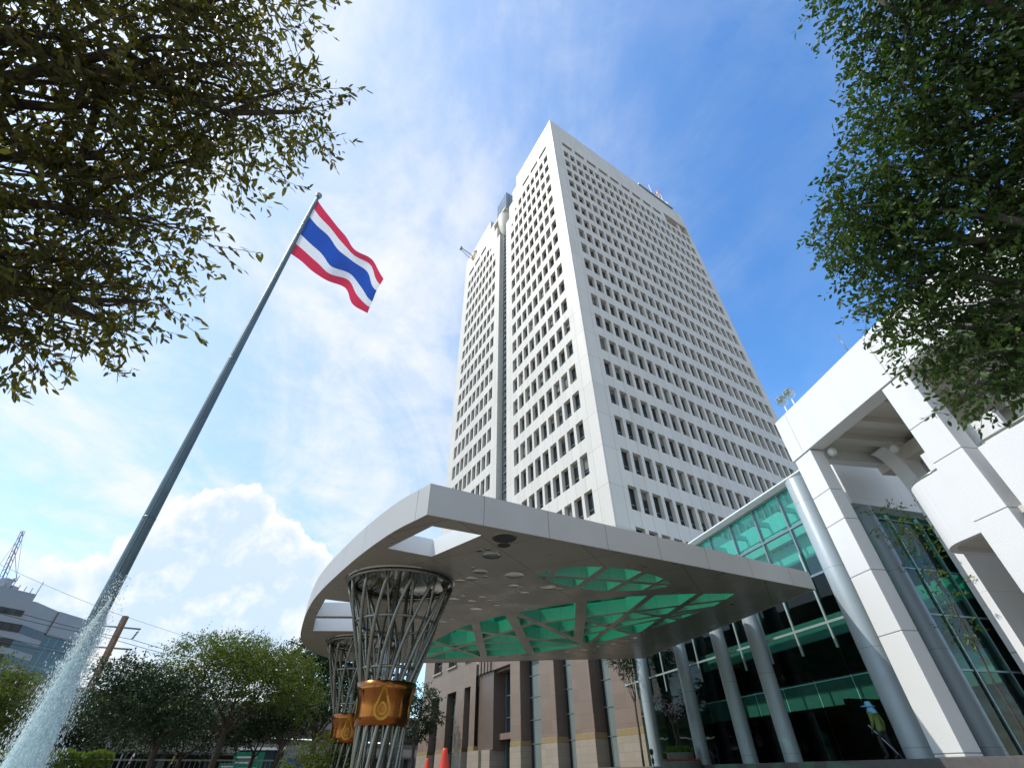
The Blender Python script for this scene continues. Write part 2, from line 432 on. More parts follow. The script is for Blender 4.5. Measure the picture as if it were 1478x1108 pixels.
# ------------------------------------------------------------------ office tower
CR, CL = 1.8846 * KS, 1.9359 * KS
TC = Vector((10.074, 43.355)) * KS
aR, aL = R(56.78), R(30.16)
uR = Vector((math.sin(aR), math.cos(aR))); uL = Vector((-math.sin(aL), math.cos(aL)))
uR_in = Vector((-uR.y, uR.x)); uL_in = Vector((uL.y, -uL.x))
if uR_in.dot(uL) < 0: uR_in = -uR_in
if uL_in.dot(uR) < 0: uL_in = -uL_in
def trow(r): return HC + 109.0 * KS - (r - 1) * TW_DZ
ROOF = trow(-1.93)
def facade(mb, O, u, nin, holes, outline, zbase, usize, extra_u=(), extra_z=(), void_depth=5.0, m=0, mrev=1):
    """wall sheet with recessed openings; holes = (u0,u1,z0,z1,depth); outline(u) gives the top of the wall there"""
    us = sorted({round(x, 4) for x in [0, usize, *extra_u] + [h[0] for h in holes] + [h[1] for h in holes]})
    zs = sorted({round(x, 4) for x in [zbase, *extra_z] + [h[2] for h in holes] + [h[3] for h in holes]})
    nu, nz = len(us) - 1, len(zs) - 1
    iu = {x: i for i, x in enumerate(us)}; iz = {x: i for i, x in enumerate(zs)}
    g = [[0] * nz for _ in range(nu)]
    for h in holes:
        for i in range(iu[round(h[0], 4)], iu[round(h[1], 4)]):
            for j in range(iz[round(h[2], 4)], iz[round(h[3], 4)]): g[i][j] = h[4]
    for i in range(nu):
        t = outline((us[i] + us[i + 1]) / 2)
        for j in range(nz):
            if (zs[j] + zs[j + 1]) / 2 > t: g[i][j] = -1
    def P(a, z, d=0):
        q = O + u * a + nin * d
        return (q.x, q.y, z)
    # merge runs of solid cells vertically into strips
    for i in range(nu):
        j = 0
        while j < nz:
            if g[i][j] == 0:
                k = j
                while k + 1 < nz and g[i][k + 1] == 0: k += 1
                # keep grid vertices along the strip so neighbours meet
                for q in range(j, k + 1):
                    mb.quad(P(us[i], zs[q]), P(us[i + 1], zs[q]), P(us[i + 1], zs[q + 1]), P(us[i], zs[q + 1]), m)
                j = k + 1
            else: j += 1
    def dep(i, j):
        if i < 0 or i >= nu or j < 0: return None
        if j >= nz: return None
        return g[i][j]
    for i in range(nu):
        for j in range(nz):
            if g[i][j] != 0: continue
            for di, dj in ((1, 0), (-1, 0), (0, 1), (0, -1)):
                d = dep(i + di, j + dj)
                if d is None or d == 0: continue
                D_ = void_depth if d < 0 else d
                if di:
                    a = us[i + 1] if di > 0 else us[i]
                    mb.quad(P(a, zs[j]), P(a, zs[j + 1]), P(a, zs[j + 1], D_), P(a, zs[j], D_), mrev if d > 0 else m)
                else:
                    z = zs[j + 1] if dj > 0 else zs[j]
                    mb.quad(P(us[i], z), P(us[i + 1], z), P(us[i + 1], z, D_), P(us[i], z, D_), mrev if d > 0 else m)

tower = thing('office_tower', 'tall white office tower with a dense grid of square recessed windows', 'office tower', (TC.x, TC.y, 0))
RW, LW = 25.1 * CR, 24.55 * CL
DEP = .62
rows = list(range(1, 23))
wins = []                                     # (face, row, col, u0, z0)
holesR = []
for r_ in rows:
    for c in range(23):
        u0 = (c + 1.5) * CR; u1 = u0 + .73 * CR; z1 = trow(r_); z0 = z1 - .605 * TW_DZ
        holesR.append((u0, u1, z0, z1, DEP)); wins.append(('R', r_, c, u0, u1, z0, z1))
slots = []
for i in range(9):
    u0 = (2 * i + 1.5) * CR; u1 = u0 + 1.57 * CR; z1 = trow(.04); z0 = trow(.40)
    holesR.append((u0, u1, z0, z1, .6)); slots.append(('R', u0, u1, z0, z1))
loggia = (19.9 * CR, 24.7 * CR, trow(.74), trow(-.30), 4.2)
holesR.append(loggia)
def topR(u): return ROOF
holesL = []
def add_l(r_, c):
    u0 = (c + 1.446) * CL; u1 = u0 + .75 * CL; z1 = trow(r_); z0 = z1 - .605 * TW_DZ
    holesL.append((u0, u1, z0, z1, DEP)); wins.append(('L', r_, c, u0, u1, z0, z1))
SL0, SL1 = (9.95 + 1.446) * CL, (11.72 + 1.446) * CL        # the shaft between the two blocks
for r_ in rows:
    for c in range(9):
        if c == 7 and r_ < 2 or c == 8 and r_ < 3: continue
        add_l(r_, c)
        add_l(r_, 20.86 - c)
for c, zr in ((7, 1), (8, 2), (14, 1), (13, 2)):             # small slits under the set-backs
    u0 = (c + .25 + 1.446) * CL; z1 = trow(zr + .22); z0 = trow(zr + .5)
    holesL.append((u0, u0 + .35 * CL, z0, z1, .5))
for c in (0, 2, 4, 16, 18, 20):
    u0 = (c + 1.446) * CL; u1 = u0 + 1.6 * CL; z1 = trow(.02); z0 = trow(.36)
    holesL.append((u0, u1, z0, z1, .6)); slots.append(('L', u0, u1, z0, z1))
stepc = [7.05, 8.15, 9.1, 9.95, 11.72, 12.55, 13.4, 14.75]
def topL(u):
    c = u / CL - 1.446
    if c < 7.05 or c > 14.75: return ROOF
    if c < 8.15 or c > 13.4: return trow(-.95)
    if c < 9.1 or c > 12.55: return trow(.08)
    if c < 9.95 or c > 11.72: return trow(1.28)
    return -1e3
exL = [(c + 1.446) * CL for c in stepc]
exz = [ROOF, trow(-.95), trow(.08), trow(1.28)]
mb = MB()
facade(mb, TC, uR, uR_in, holesR, topR, 0.0, RW, extra_z=[ROOF])
facade(mb, TC, uL, uL_in, holesL, topL, 0.0, LW, extra_u=exL, extra_z=exz, void_depth=7.0)
# far sides, roof deck and the core that the panes stand against
pR = TC + uR * RW; pL = TC + uL * LW; pB = pR + uL * LW
mb.quad((pR.x, pR.y, 0), (pB.x, pB.y, 0), (pB.x, pB.y, ROOF), (pR.x, pR.y, ROOF))
mb.quad((pB.x, pB.y, 0), (pL.x, pL.y, 0), (pL.x, pL.y, ROOF), (pB.x, pB.y, ROOF))
def T(a, b, z): q = TC + uR * a + uL * b; return (q.x, q.y, z)
mb.quad(T(18, .6, ROOF - 1.1), T(RW - .6, .6, ROOF - 1.1), T(RW - .6, LW - .6, ROOF - 1.1), T(18, LW - .6, ROOF - 1.1))
for b0, b1 in ((.6, 8.4 * CL), (16.3 * CL, LW - .6)): mb.quad(T(.6, b0, ROOF - 1.1), T(17.99, b0, ROOF - 1.1), T(17.99, b1, ROOF - 1.1), T(.6, b1, ROOF - 1.1))
for a0, a1, b0, b1 in ((0, RW, .5, .5), ):
    mb.quad(T(.5, .5, ROOF), T(RW, .5, ROOF), T(RW, .5, ROOF - 1.1), T(.5, .5, ROOF - 1.1))
mb.quad(T(0, 0, ROOF), T(RW, 0, ROOF), T(RW, .5, ROOF), T(.5, .5, ROOF))
mb.quad(T(0, 0, ROOF), T(.5, .5, ROOF), T(.5, 8.4 * CL, ROOF), T(0, 8.4 * CL, ROOF))
mb.quad(T(7, SL0, 0), T(7, SL1, 0), T(7, SL1, trow(1.3)), T(7, SL0, trow(1.3)))
# the set-back steps' treads
for a, b, z in ((7.05, 8.15, trow(-.95)), (8.15, 9.1, trow(.08)), (9.1, 9.95, trow(1.28)), (13.4, 14.75, trow(-.95)), (12.55, 13.4, trow(.08)), (11.72, 12.55, trow(1.28))):
    mb.quad(T(0, (a + 1.446) * CL, z), T(7, (a + 1.446) * CL, z), T(7, (b + 1.446) * CL, z), T(0, (b + 1.446) * CL, z))
# corner loggia lining and pillar
lu0, lu1, lz0, lz1, ld = loggia
mb.quad(T(lu0, ld, lz0), T(lu1, ld, lz0), T(lu1, ld, lz1), T(lu0, ld, lz1), 1)
mb.box(22.9 * CR, 23.5 * CR, .5, 1.6, lz0 + .01, lz1 - .01, 1, fr=T)
mb.box(21.4 * CR, 22.9 * CR, 2.6, ld - .05, lz0 + .01, lz0 + 2.7, 1, fr=T)
mb.build('wall', [M['tower'], M['tower_in']], tower, fix=False)
# dark backing inside the window slots
for f, u0, u1, z0, z1 in slots:
    mb = MB()
    if f == 'R': mb.box(u0, u1, .60, .66, z0, z1, fr=T)
    else: mb.box(.60, .66, u0, u1, z0, z1, fr=T)
    mb.build('slot_louvre', M['twglass'], tower)
for c, zr in ((7, 1), (8, 2), (14, 1), (13, 2)):
    u0 = (c + .25 + 1.446) * CL
    mb = MB(); mb.box(.5, .56, u0, u0 + .35 * CL, trow(zr + .5), trow(zr + .22), fr=T)
    mb.build('slit_louvre', M['twglass'], tower)
# window panes: the 100 that show largest each a part, the rest one part
def see(w):
    f, r_, c, u0, u1, z0, z1 = w
    p = Vector(T((u0 + u1) / 2, 0, (z0 + z1) / 2) if f == 'R' else T(0, (u0 + u1) / 2, (z0 + z1) / 2)) - Vector((0, 0, HC))
    d = p.length
    nrm = Vector((uR_in.x, uR_in.y, 0)) if f == 'R' else Vector((uL_in.x, uL_in.y, 0))
    fac = abs(p.dot(nrm)) / d
    hid = r_ > (20 if (f == 'R' or c < 5) else 18)
    return (u1 - u0) * (z1 - z0) * fac / d ** 2 * (0 if hid else 1)
wins.sort(key=lambda w: -see(w))
def pane(mb, w):
    f, r_, c, u0, u1, z0, z1 = w
    q = random.random()
    if q < .34:                             # a roller blind let part of the way down behind the glass line
        zb = z1 - (z1 - z0) * (.15 + .55 * random.random())
        if f == 'R': mb.box(u0 + .06, u1 - .06, DEP - .075, DEP - .063, zb, z1 - .01, 2, fr=T)
        else: mb.box(DEP - .075, DEP - .063, u0 + .06, u1 - .06, zb, z1 - .01, 2, fr=T)
    a, b = DEP - .06, DEP + .02
    bar = (u0 + u1) / 2
    e = .004
    zz_ = z0 + (z1 - z0) * .30
    for (ua, ub, za, zb, d0, d1, m) in ((u0 + e, u1 - e, z0 + e, z1 - e, a, b, 0), (u0 + e, u1 - e, zz_ - .04, zz_ + .04, a - .05, a - .003, 1), (u0 + e, u0 + .07, z0 + e, zz_ - .043, a - .05, a - .003, 1), (u0 + e, u0 + .07, zz_ + .043, z1 - e, a - .05, a - .003, 1), (u1 - .07, u1 - e, zz_ + .043, z1 - e, a - .05, a - .003, 1)):
        if f == 'R': mb.box(ua, ub, d0, d1, za, zb, m, fr=T)
        else: mb.box(d0, d1, ua, ub, za, zb, m, fr=T)
for w in wins[:100]:
    mb = MB(); pane(mb, w); mb.build('window', [M['twglass'], M['frame'], M['blind']], tower)
mb = MB()
for w in wins[100:]: pane(mb, w)
tag(mb.build('window', [M['twglass'], M['frame'], M['blind']], tower), kind='stuff')
# glazed lift shaft in the slot, with its rungs, and the glass cab house on top
mb = MB()
mb.box(2.2, 2.3, SL0 + .02, SL1 - .02, 0, trow(1.6), fr=T)
mb.build('shaft_glazing', M['shaft'], tower)
mb = MB()
z = 4.0
while z < trow(1.7):
    mb.box(.9, 2.15, SL0 + .9, SL1 - .75, z, z + .16, fr=T); z += TW_DZ / 3
for b in (SL0 + .78, SL1 - .72): mb.box(.75, 1.05, b, b + .14, 0, trow(1.5), fr=T)
mb.build('shaft_ladder', M['frame'], tower)
gc = (10.9 + 1.446) * CL
mb = MB()
mb.box(-.5, 6.0, (9.96 + 1.446) * CL, (13.25 + 1.446) * CL, trow(-.28), trow(-.42), fr=T)
c0 = T(1.6, (11.25 + 1.446) * CL, trow(-.28))
prof = [(2.45, -.02), (2.4, -1.6), (2.2, -3.6), (1.8, -5.6), (1.1, -7.4), (.5, -8.3), (.02, -8.6)]
mb.lathe(prof, c0, 28)
mb.build('cab_base', M['cream'], tower)
mb = MB(); mb.box(.1, 5.5, (10.0 + 1.446) * CL, (12.75 + 1.446) * CL, trow(-.425), trow(-2.3), fr=T)
mb.build('cab_house', M['shaft'], tower, bevel=.08)
# round emblem on the far block and the pin on the corner of the roof
ec = (20.1 + 1.446) * CL; ez = trow(-1.15)
mb = MB()
n = 40
for rr, th, dd in ((1.55, .24, .35), (.62, .16, .3)):
    for i in range(n):
        a0, a1 = 2 * math.pi * i / n, 2 * math.pi * (i + 1) / n
        q = []
        for a in (a0, a1):
            for r_ in (rr - th, rr):
                q.append((ec + r_ * math.cos(a) * (1.0 if rr > 1 else .6), ez + r_ * math.sin(a) * 1.15))
        front = [T(-dd, q[k][0], q[k][1]) for k in (0, 1, 3, 2)]; back = [T(-.02, q[k][0], q[k][1]) for k in (0, 1, 3, 2)]
        mb.add(front + back, [(0, 1, 2, 3), (0, 4, 5, 1), (3, 2, 6, 7)])
mb.build('emblem', M['gold'], tower)
mb = MB(); mb.tube([T(.5, .5, ROOF - 1), T(.5, .5, ROOF + 3.0)], .06, 6)
mb.build('lightning_rod', M['frame'], tower)

# rooftop masts on the right end, maintenance cradle arm on the far left
ant = thing('rooftop_antenna', 'red and white lattice antenna mast on the far right edge of the tower roof', 'antenna', T(43.2, .8, ROOF))
RED = plain('mast_red_paint', (.5, .06, .05)); WHT = plain('mast_white_paint', (.75, .75, .75))
M['mred'], M['mwht'] = RED, WHT
mb = MB()
for k in range(7):
    z0 = ROOF + k * 1.25; m = k % 2
    for (a, b) in ((42.7, .5), (43.7, .5), (43.2, 1.4)):
        mb.tube([T(a, b, z0), T(a, b, z0 + 1.25)], .16, 5, m)
    mb.tube([T(42.7, .5, z0), T(43.7, .5, z0 + 1.25)], .1, 4, m); mb.tube([T(43.7, .5, z0), T(43.2, 1.4, z0 + 1.0)], .06, 4, m); mb.tube([T(42.7, .5, z0 + 1), T(43.2, 1.4, z0)], .06, 4, m)
mb.build('lattice', [RED, WHT], ant)
mb = MB()
for da, h in ((-3.2, 8.5), (1.8, 7.5), (.6, 9.0), (3.1, 5.0)): mb.tube([T(43.2 + da, .8, ROOF - .3), T(43.2 + da, .8, ROOF + h * 1.15)], .09, 5)
mb.build('whip', WHT, ant)
mb = MB()
for da, zz_ in ((-1.4, 1.6), (1.2, 2.2), (2.6, 1.1), (3.0, 2.9)): mb.box(43 + da, 43.5 + da, .2, .5, ROOF + zz_, ROOF + zz_ + 1.5, fr=T)
mb.build('panel_antenna', WHT, ant)
mb = MB(); mb.box(35.5, 46.5, -.35, -.02, ROOF - .35, ROOF + .28, fr=T); mb.build('cable_tray', M['frame'], ant)
dish = thing('roof_equipment', 'small white dish and rail cluster on the roof edge left of the lattice mast', 'equipment', T(33.8, .8, ROOF))
mb = MB(); mb.lathe([(.02, .1), (.5, .2), (.85, .5), (.95, .75)], T(33.8, .5, ROOF + .7), 16); mb.tube([T(33.8, .5, ROOF - .3), T(33.8, .5, ROOF + .9)], .08, 6)
mb.build('dish', WHT, dish)
mb = MB(); mb.box(32.2, 36.8, -.3, .0, ROOF - .02, ROOF + .35, fr=T); mb.tube([T(34.8, .4, ROOF), T(34.8, .4, ROOF + 2.6)], .06, 5); mb.build('rail', M['frame'], dish)
cr = thing('cleaning_cradle_arm', 'thin grey davit arm jutting over the far left roof edge of the tower', 'roof crane', T(2, 22.2 * CL, ROOF))
mb = MB()
mb.tube([T(3, 23.2 * CL, ROOF), T(-1.2, 23.3 * CL, ROOF + 1.7), T(-3.6, 23.3 * CL, ROOF + 2.2)], .14, 6)
mb.tube([T(3, 23.9 * CL, ROOF), T(-1.2, 23.7 * CL, ROOF + 1.2), T(-3.6, 23.5 * CL, ROOF + 2.1)], .10, 6)
mb.box(-3.9, -3.3, 23.1 * CL, 23.6 * CL, ROOF + 1.7, ROOF + 2.5, fr=T)
mb.build('arm', M['frame'], cr)
# ------------------------------------------------------------------ entrance canopy
CZ = 6.25
P1c, P2c, P3c = (-2.55, 12.75), (12.82, 20.55), (8.7, 35.53)
ctrl = [(-2.55, 12.75), (-4.04, 14.26), (-6.21, 17.17), (-8.89, 21.44), (-11.2, 26.5), (-12.25, 29.6), (-12.55, 32.3), (-11.9, 34.7), (-10.2, 36.0), (-6.25, 36.35), (-2, 36.1), (2.6, 35.75)]
def catmull(pts, n=6):
    out = []
    P = [Vector(p) for p in pts]
    P = [P[0] * 2 - P[1]] + P + [P[-1] * 2 - P[-2]]
    for i in range(1, len(P) - 2):
        for k in range(n):
            t = k / n
            a, b, c, d = P[i - 1], P[i], P[i + 1], P[i + 2]
            out.append(tuple(.5 * ((2 * b) + (c - a) * t + (2 * a - 5 * b + 4 * c - d) * t * t + (3 * b - a - 3 * c + d) * t ** 3)))
    out.append(tuple(P[-2]))
    return out
curve = catmull(ctrl, 6)
outline = curve + [P3c, P2c]
def inside(p, poly):
    x, y = p; c = False; n = len(poly)
    for i in range(n):
        x1, y1 = poly[i]; x2, y2 = poly[i - 1]
        if (y1 > y) != (y2 > y) and x < (x2 - x1) * (y - y1) / (y2 - y1) + x1: c = not c
    return c
def area(p): return .5 * sum(p[i - 1][0] * p[i][1] - p[i][0] * p[i - 1][1] for i in range(len(p)))
def ccw(p): return p if area(p) > 0 else p[::-1]
def clip(poly, a, b, side, off=0.):
    """part of poly on one side of the line a-b, kept off by off"""
    a = Vector(a); b = Vector(b); d = (b - a).normalized(); n = Vector((-d.y, d.x)) * side
    f = lambda p: (Vector(p) - a).dot(n) - off
    out = []
    for i in range(len(poly)):
        p, q = poly[i - 1], poly[i]; fp, fq = f(p), f(q)
        if fp >= 0 > fq or fq >= 0 > fp:
            t = fp / (fp - fq); out.append((p[0] + (q[0] - p[0]) * t, p[1] + (q[1] - p[1]) * t))
        if fq >= 0: out.append(tuple(q))
    return out
def split_all(poly, lines):
    cells = [poly]
    for a, b, hw, cond in lines:
        nxt = []
        for c in cells:
            cx = sum(p[0] for p in c) / len(c); cy = sum(p[1] for p in c) / len(c)
            if cond and not cond(cx, cy): nxt.append(c); continue
            got = []
            for s_ in (1, -1):
                q = clip(c, a, b, s_, hw)
                if len(q) > 2 and abs(area(q)) > .06: got.append(q)
            nxt += got if got else []
        cells = nxt
    return [ccw(c) for c in cells]
lobeA = catmull([(0.62, 18.24), (1.89, 17.55), (3.3, 17.45), (4.82, 18.0), (5.97, 18.95), (6.45, 19.72), (5.87, 20.25), (4.8, 20.47), (3.5, 20.38), (2.28, 19.77), (1.16, 18.89), (0.62, 18.24)], 3)[:-1]
lobeB = [(-7.1, 34.6), (-4.77, 29.77), (-2.75, 26.37), (-1.0, 24.6), (0.13, 23.75), (1.6, 22.75), (3.26, 21.95), (5.0, 21.3), (7.69, 20.99), (9.6, 21.05), (9.45, 22.3), (9.16, 23.55), (8.17, 25.75), (6.6, 28.5), (4.5, 31.15), (1.6, 33.2), (-2.19, 34.5), (-4.76, 35.1)]
# ribs as straight lines: a point, another, half width, on which cells
mid = lambda x, y: True
fA = ((.62, 18.26), (6.07, 19.65))
linesA = [(fA[0], fA[1], .13, None), ((1.57, 17.63), (1.31, 19.03), .12, None), ((3.39, 17.69), (2.65, 19.91), .13, None), ((5.05, 18.11), (4.12, 20.4), .13, None), ((6.05, 18.9), (5.57, 20.23), .08, None)]
b1 = ((.06, 23.91), (4.29, 31.14))
def sideof(l):
    (x1, y1), (x2, y2) = l
    return lambda x, y: (x2 - x1) * (y - y1) - (y2 - y1) * (x - x1)
sB1 = sideof(b1); l5 = ((1.33, 25.81), (6.5, 23.3)); sL5 = sideof(l5)
right = lambda x, y: sB1(x, y) < 0
left = lambda x, y: sB1(x, y) > 0
linesB = [(b1[0], b1[1], .20, None),
          ((1.33, 25.81), (8.3, 22.6), .13, right),
          ((3.04, 22.26), (3.42, 26.58), .26, lambda x, y: right(x, y)),
          ((5.95, 21.38), (5.45, 24.59), .16, right),
          ((8.06, 21.11), (7.75, 23.3), .16, right),
          ((2.5, 27.78), (6.9, 24.75), .12, lambda x, y: right(x, y) and sL5(x, y) > 0),
          ((3.24, 29.17), (7.6, 25.0), .11, lambda x, y: right(x, y) and sL5(x, y) > 0 and y > 24.6),
          ((4.2, 26.0), (6.9, 28.9), .13, lambda x, y: right(x, y) and sL5(x, y) > 0),
          ((6.0, 24.0), (8.6, 25.6), .12, lambda x, y: right(x, y) and sL5(x, y) > 0),
          ((-3.25, 26.8), (.67, 29.21), .16, left),
          ((-4.07, 32.31), (.44, 26.51), .15, left),
          ((-2.6, 30.6), (4.3, 29.0), .13, left),
          ((.47, 29.44), (.99, 33.51), .26, left),
          ((-2.04, 30.0), (-2.06, 34.6), .22, left),
          ((-3.8, 32.6), (4.0, 31.0), .12, left),
          ((-4.6, 29.8), (-2.2, 34.9), .14, lambda x, y: left(x, y) and x < -2.2)]
cellsA = split_all(ccw(lobeA), linesA); cellsB = split_all(ccw(lobeB), linesB)
ringhole = ccw([(-4.29, 15.38), (-2.53, 13.6), (-1.04, 14.35), (-2.92, 16.21)])
nose1 = ccw([(-8.27, 21.2), (-7.0, 21.9), (-7.45, 24.1), (-9.6, 23.95)])
nose2 = ccw([(-9.75, 24.35), (-7.5, 24.5), (-8.1, 27.1), (-10.75, 26.9)])
holes = [ringhole, nose1, nose2]
def sheet(mb, outer, hs, z, m=0):
    pts, edges = [], []
    for poly in [outer] + hs:
        b = len(pts); pts += [Vector(p) for p in poly]
        edges += [(b + i, b + (i + 1) % len(poly)) for i in range(len(poly))]
    vo, eo, fo, *_ = delaunay_2d_cdt(pts, edges, [], 0, 1e-5)
    keep = []
    for f in fo:
        c = (sum(vo[i].x for i in f) / len(f), sum(vo[i].y for i in f) / len(f))
        if inside(c, outer) and not any(inside(c, h) for h in hs): keep.append(tuple(f))
    mb.add([(v.x, v.y, z) for v in vo], keep, m)
canopy = thing('entrance_canopy', 'white teardrop entrance canopy with green glass coffers over the drive', 'canopy', (0, 24, 0))
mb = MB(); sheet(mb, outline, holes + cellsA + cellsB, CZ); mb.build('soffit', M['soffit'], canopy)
def top_z(x, y):
    d = math.hypot(x - P1c[0], y - P1c[1])
    t = max(0, (x - P1c[0]) / (P2c[0] - P1c[0])) if y < 24 else .4
    return CZ + 1.0 - .30 * t
# fascia: the edge band all round, standing 3 mm outside the soffit and roof sheets
def offset_out(poly, d):
    poly = ccw(list(poly)); n = len(poly); out = []
    for i in range(n):
        a, b, c = Vector(poly[i - 1]), Vector(poly[i]), Vector(poly[(i + 1) % n])
        e1 = (b - a).normalized(); e2 = (c - b).normalized()
        nn = (Vector((e1.y, -e1.x)) + Vector((e2.y, -e2.x)))
        if nn.length < 1e-6: nn = Vector((e1.y, -e1.x))
        nn.normalize(); q = b + nn * d / max(.4, nn.dot(Vector((e1.y, -e1.x)))); out.append((q.x, q.y))
    return out
oc = ccw(outline); o1 = offset_out(oc, .03); o0 = offset_out(oc, .002)
mb = MB(); n = len(oc)
for i in range(n):
    j = (i + 1) % n
    a, b, a0, b0 = o1[i], o1[j], o0[i], o0[j]
    za, zb = top_z(*oc[i]), top_z(*oc[j])
    mb.quad((*a, CZ - .02), (*b, CZ - .02), (*b, zb), (*a, za))
    mb.quad((*a0, CZ - .02), (*b0, CZ - .02), (*b, CZ - .02), (*a, CZ - .02))
    mb.quad((*a, za), (*b, zb), (*b0, zb), (*a0, za))
    mb.quad((*a0, CZ - .02), (*b0, CZ - .02), (*b0, zb), (*a0, za))
fo = mb.build('fascia', M['alu'], canopy)
# roof deck, open over the lobes and the three openings
mb = MB(); sheet(mb, [tuple(p) for p in oc], holes + [ccw(lobeA), ccw(lobeB)], CZ + .62); mb.build('roof_deck', M['steelwhite'], canopy)
# coffer sides and lining of the openings
mb = MB()
for poly in cellsA + cellsB:
    for i in range(len(poly)):
        a, b = poly[i - 1], poly[i]
        mb.quad((*a, CZ + .002), (*b, CZ + .002), (*b, CZ + .60), (*a, CZ + .60))
mb.build('coffer_ribs', M['coffer'], canopy, fix=False)
for poly in holes:
    mb = MB()
    for i in range(len(poly)):
        a, b = poly[i - 1], poly[i]
        mb.quad((*a, CZ + .002), (*b, CZ + .002), (*b, CZ + .62), (*a, CZ + .62))
    mb.build('opening_lining', M['steelwhite'], canopy, fix=False)
for poly in (lobeA, lobeB):
    mb = MB(); sheet(mb, offset_out(poly, .06), [], CZ + .625); mb.build('green_skylight', M['greenglass'], canopy)
# polished round fittings let into the soffit
spots = [(-.31, 14.62, .42), (-.34, 15.21, .24), (-.78, 16.17, .36), (-1.16, 15.66, .16), (-.85, 15.55, .13), (-.6, 15.9, .12), (.01, 18.28, .40), (-.02, 19.58, .24), (.3, 19.75, .13), (-1.29, 17.81, .30), (-1.67, 18.6, .26), (-2.14, 18.84, .22), (-1.1, 18.4, .14), (-1.5, 17.4, .13),
         (.45, 20.53, .2), (.2, 20.3, .11), (1.42, 19.84, .34), (1.9, 20.05, .16), (-1.79, 22.97, .30), (-2.66, 21.33, .24), (-1.88, 21.68, .2), (-1.38, 21.11, .18), (-2.2, 20.9, .14), (-1.1, 21.6, .13), (-2.1, 22.3, .12), (.6, 23.1, .13), (-.8, 22.4, .16),
         (3.4, 33.2, .22), (4.3, 32.6, .26), (5.2, 31.6, .22), (5.9, 30.9, .2), (3.9, 33.5, .13), (4.9, 32.5, .14), (5.7, 31.7, .12), (6.5, 30.2, .34), (6.9, 29.4, .18), (2.6, 33.9, .18), (6.3, 31.2, .13), (7.1, 28.3, .14),
         (10.0, 22.6, .14), (-6.2, 31.0, .22), (-5.6, 31.6, .14), (-6.9, 29.9, .16), (-3.6, 25.2, .2), (-3.1, 24.8, .12)]
for x, y, r_ in spots:
    mb = MB()
    mb.lathe([(r_, 0.0), (r_, -.006), (r_ * .94, -.010), (r_ * .90, -.007)], (x, y, CZ), 22, 0)
    mb.lathe([(r_ * .90, -.007), (r_ * .55, -.003), (.004, -.002)], (x, y, CZ), 22, 1 if y < 15.3 else 0)
    mb.build('downlight', [M['mirror'], M['dark']], canopy)

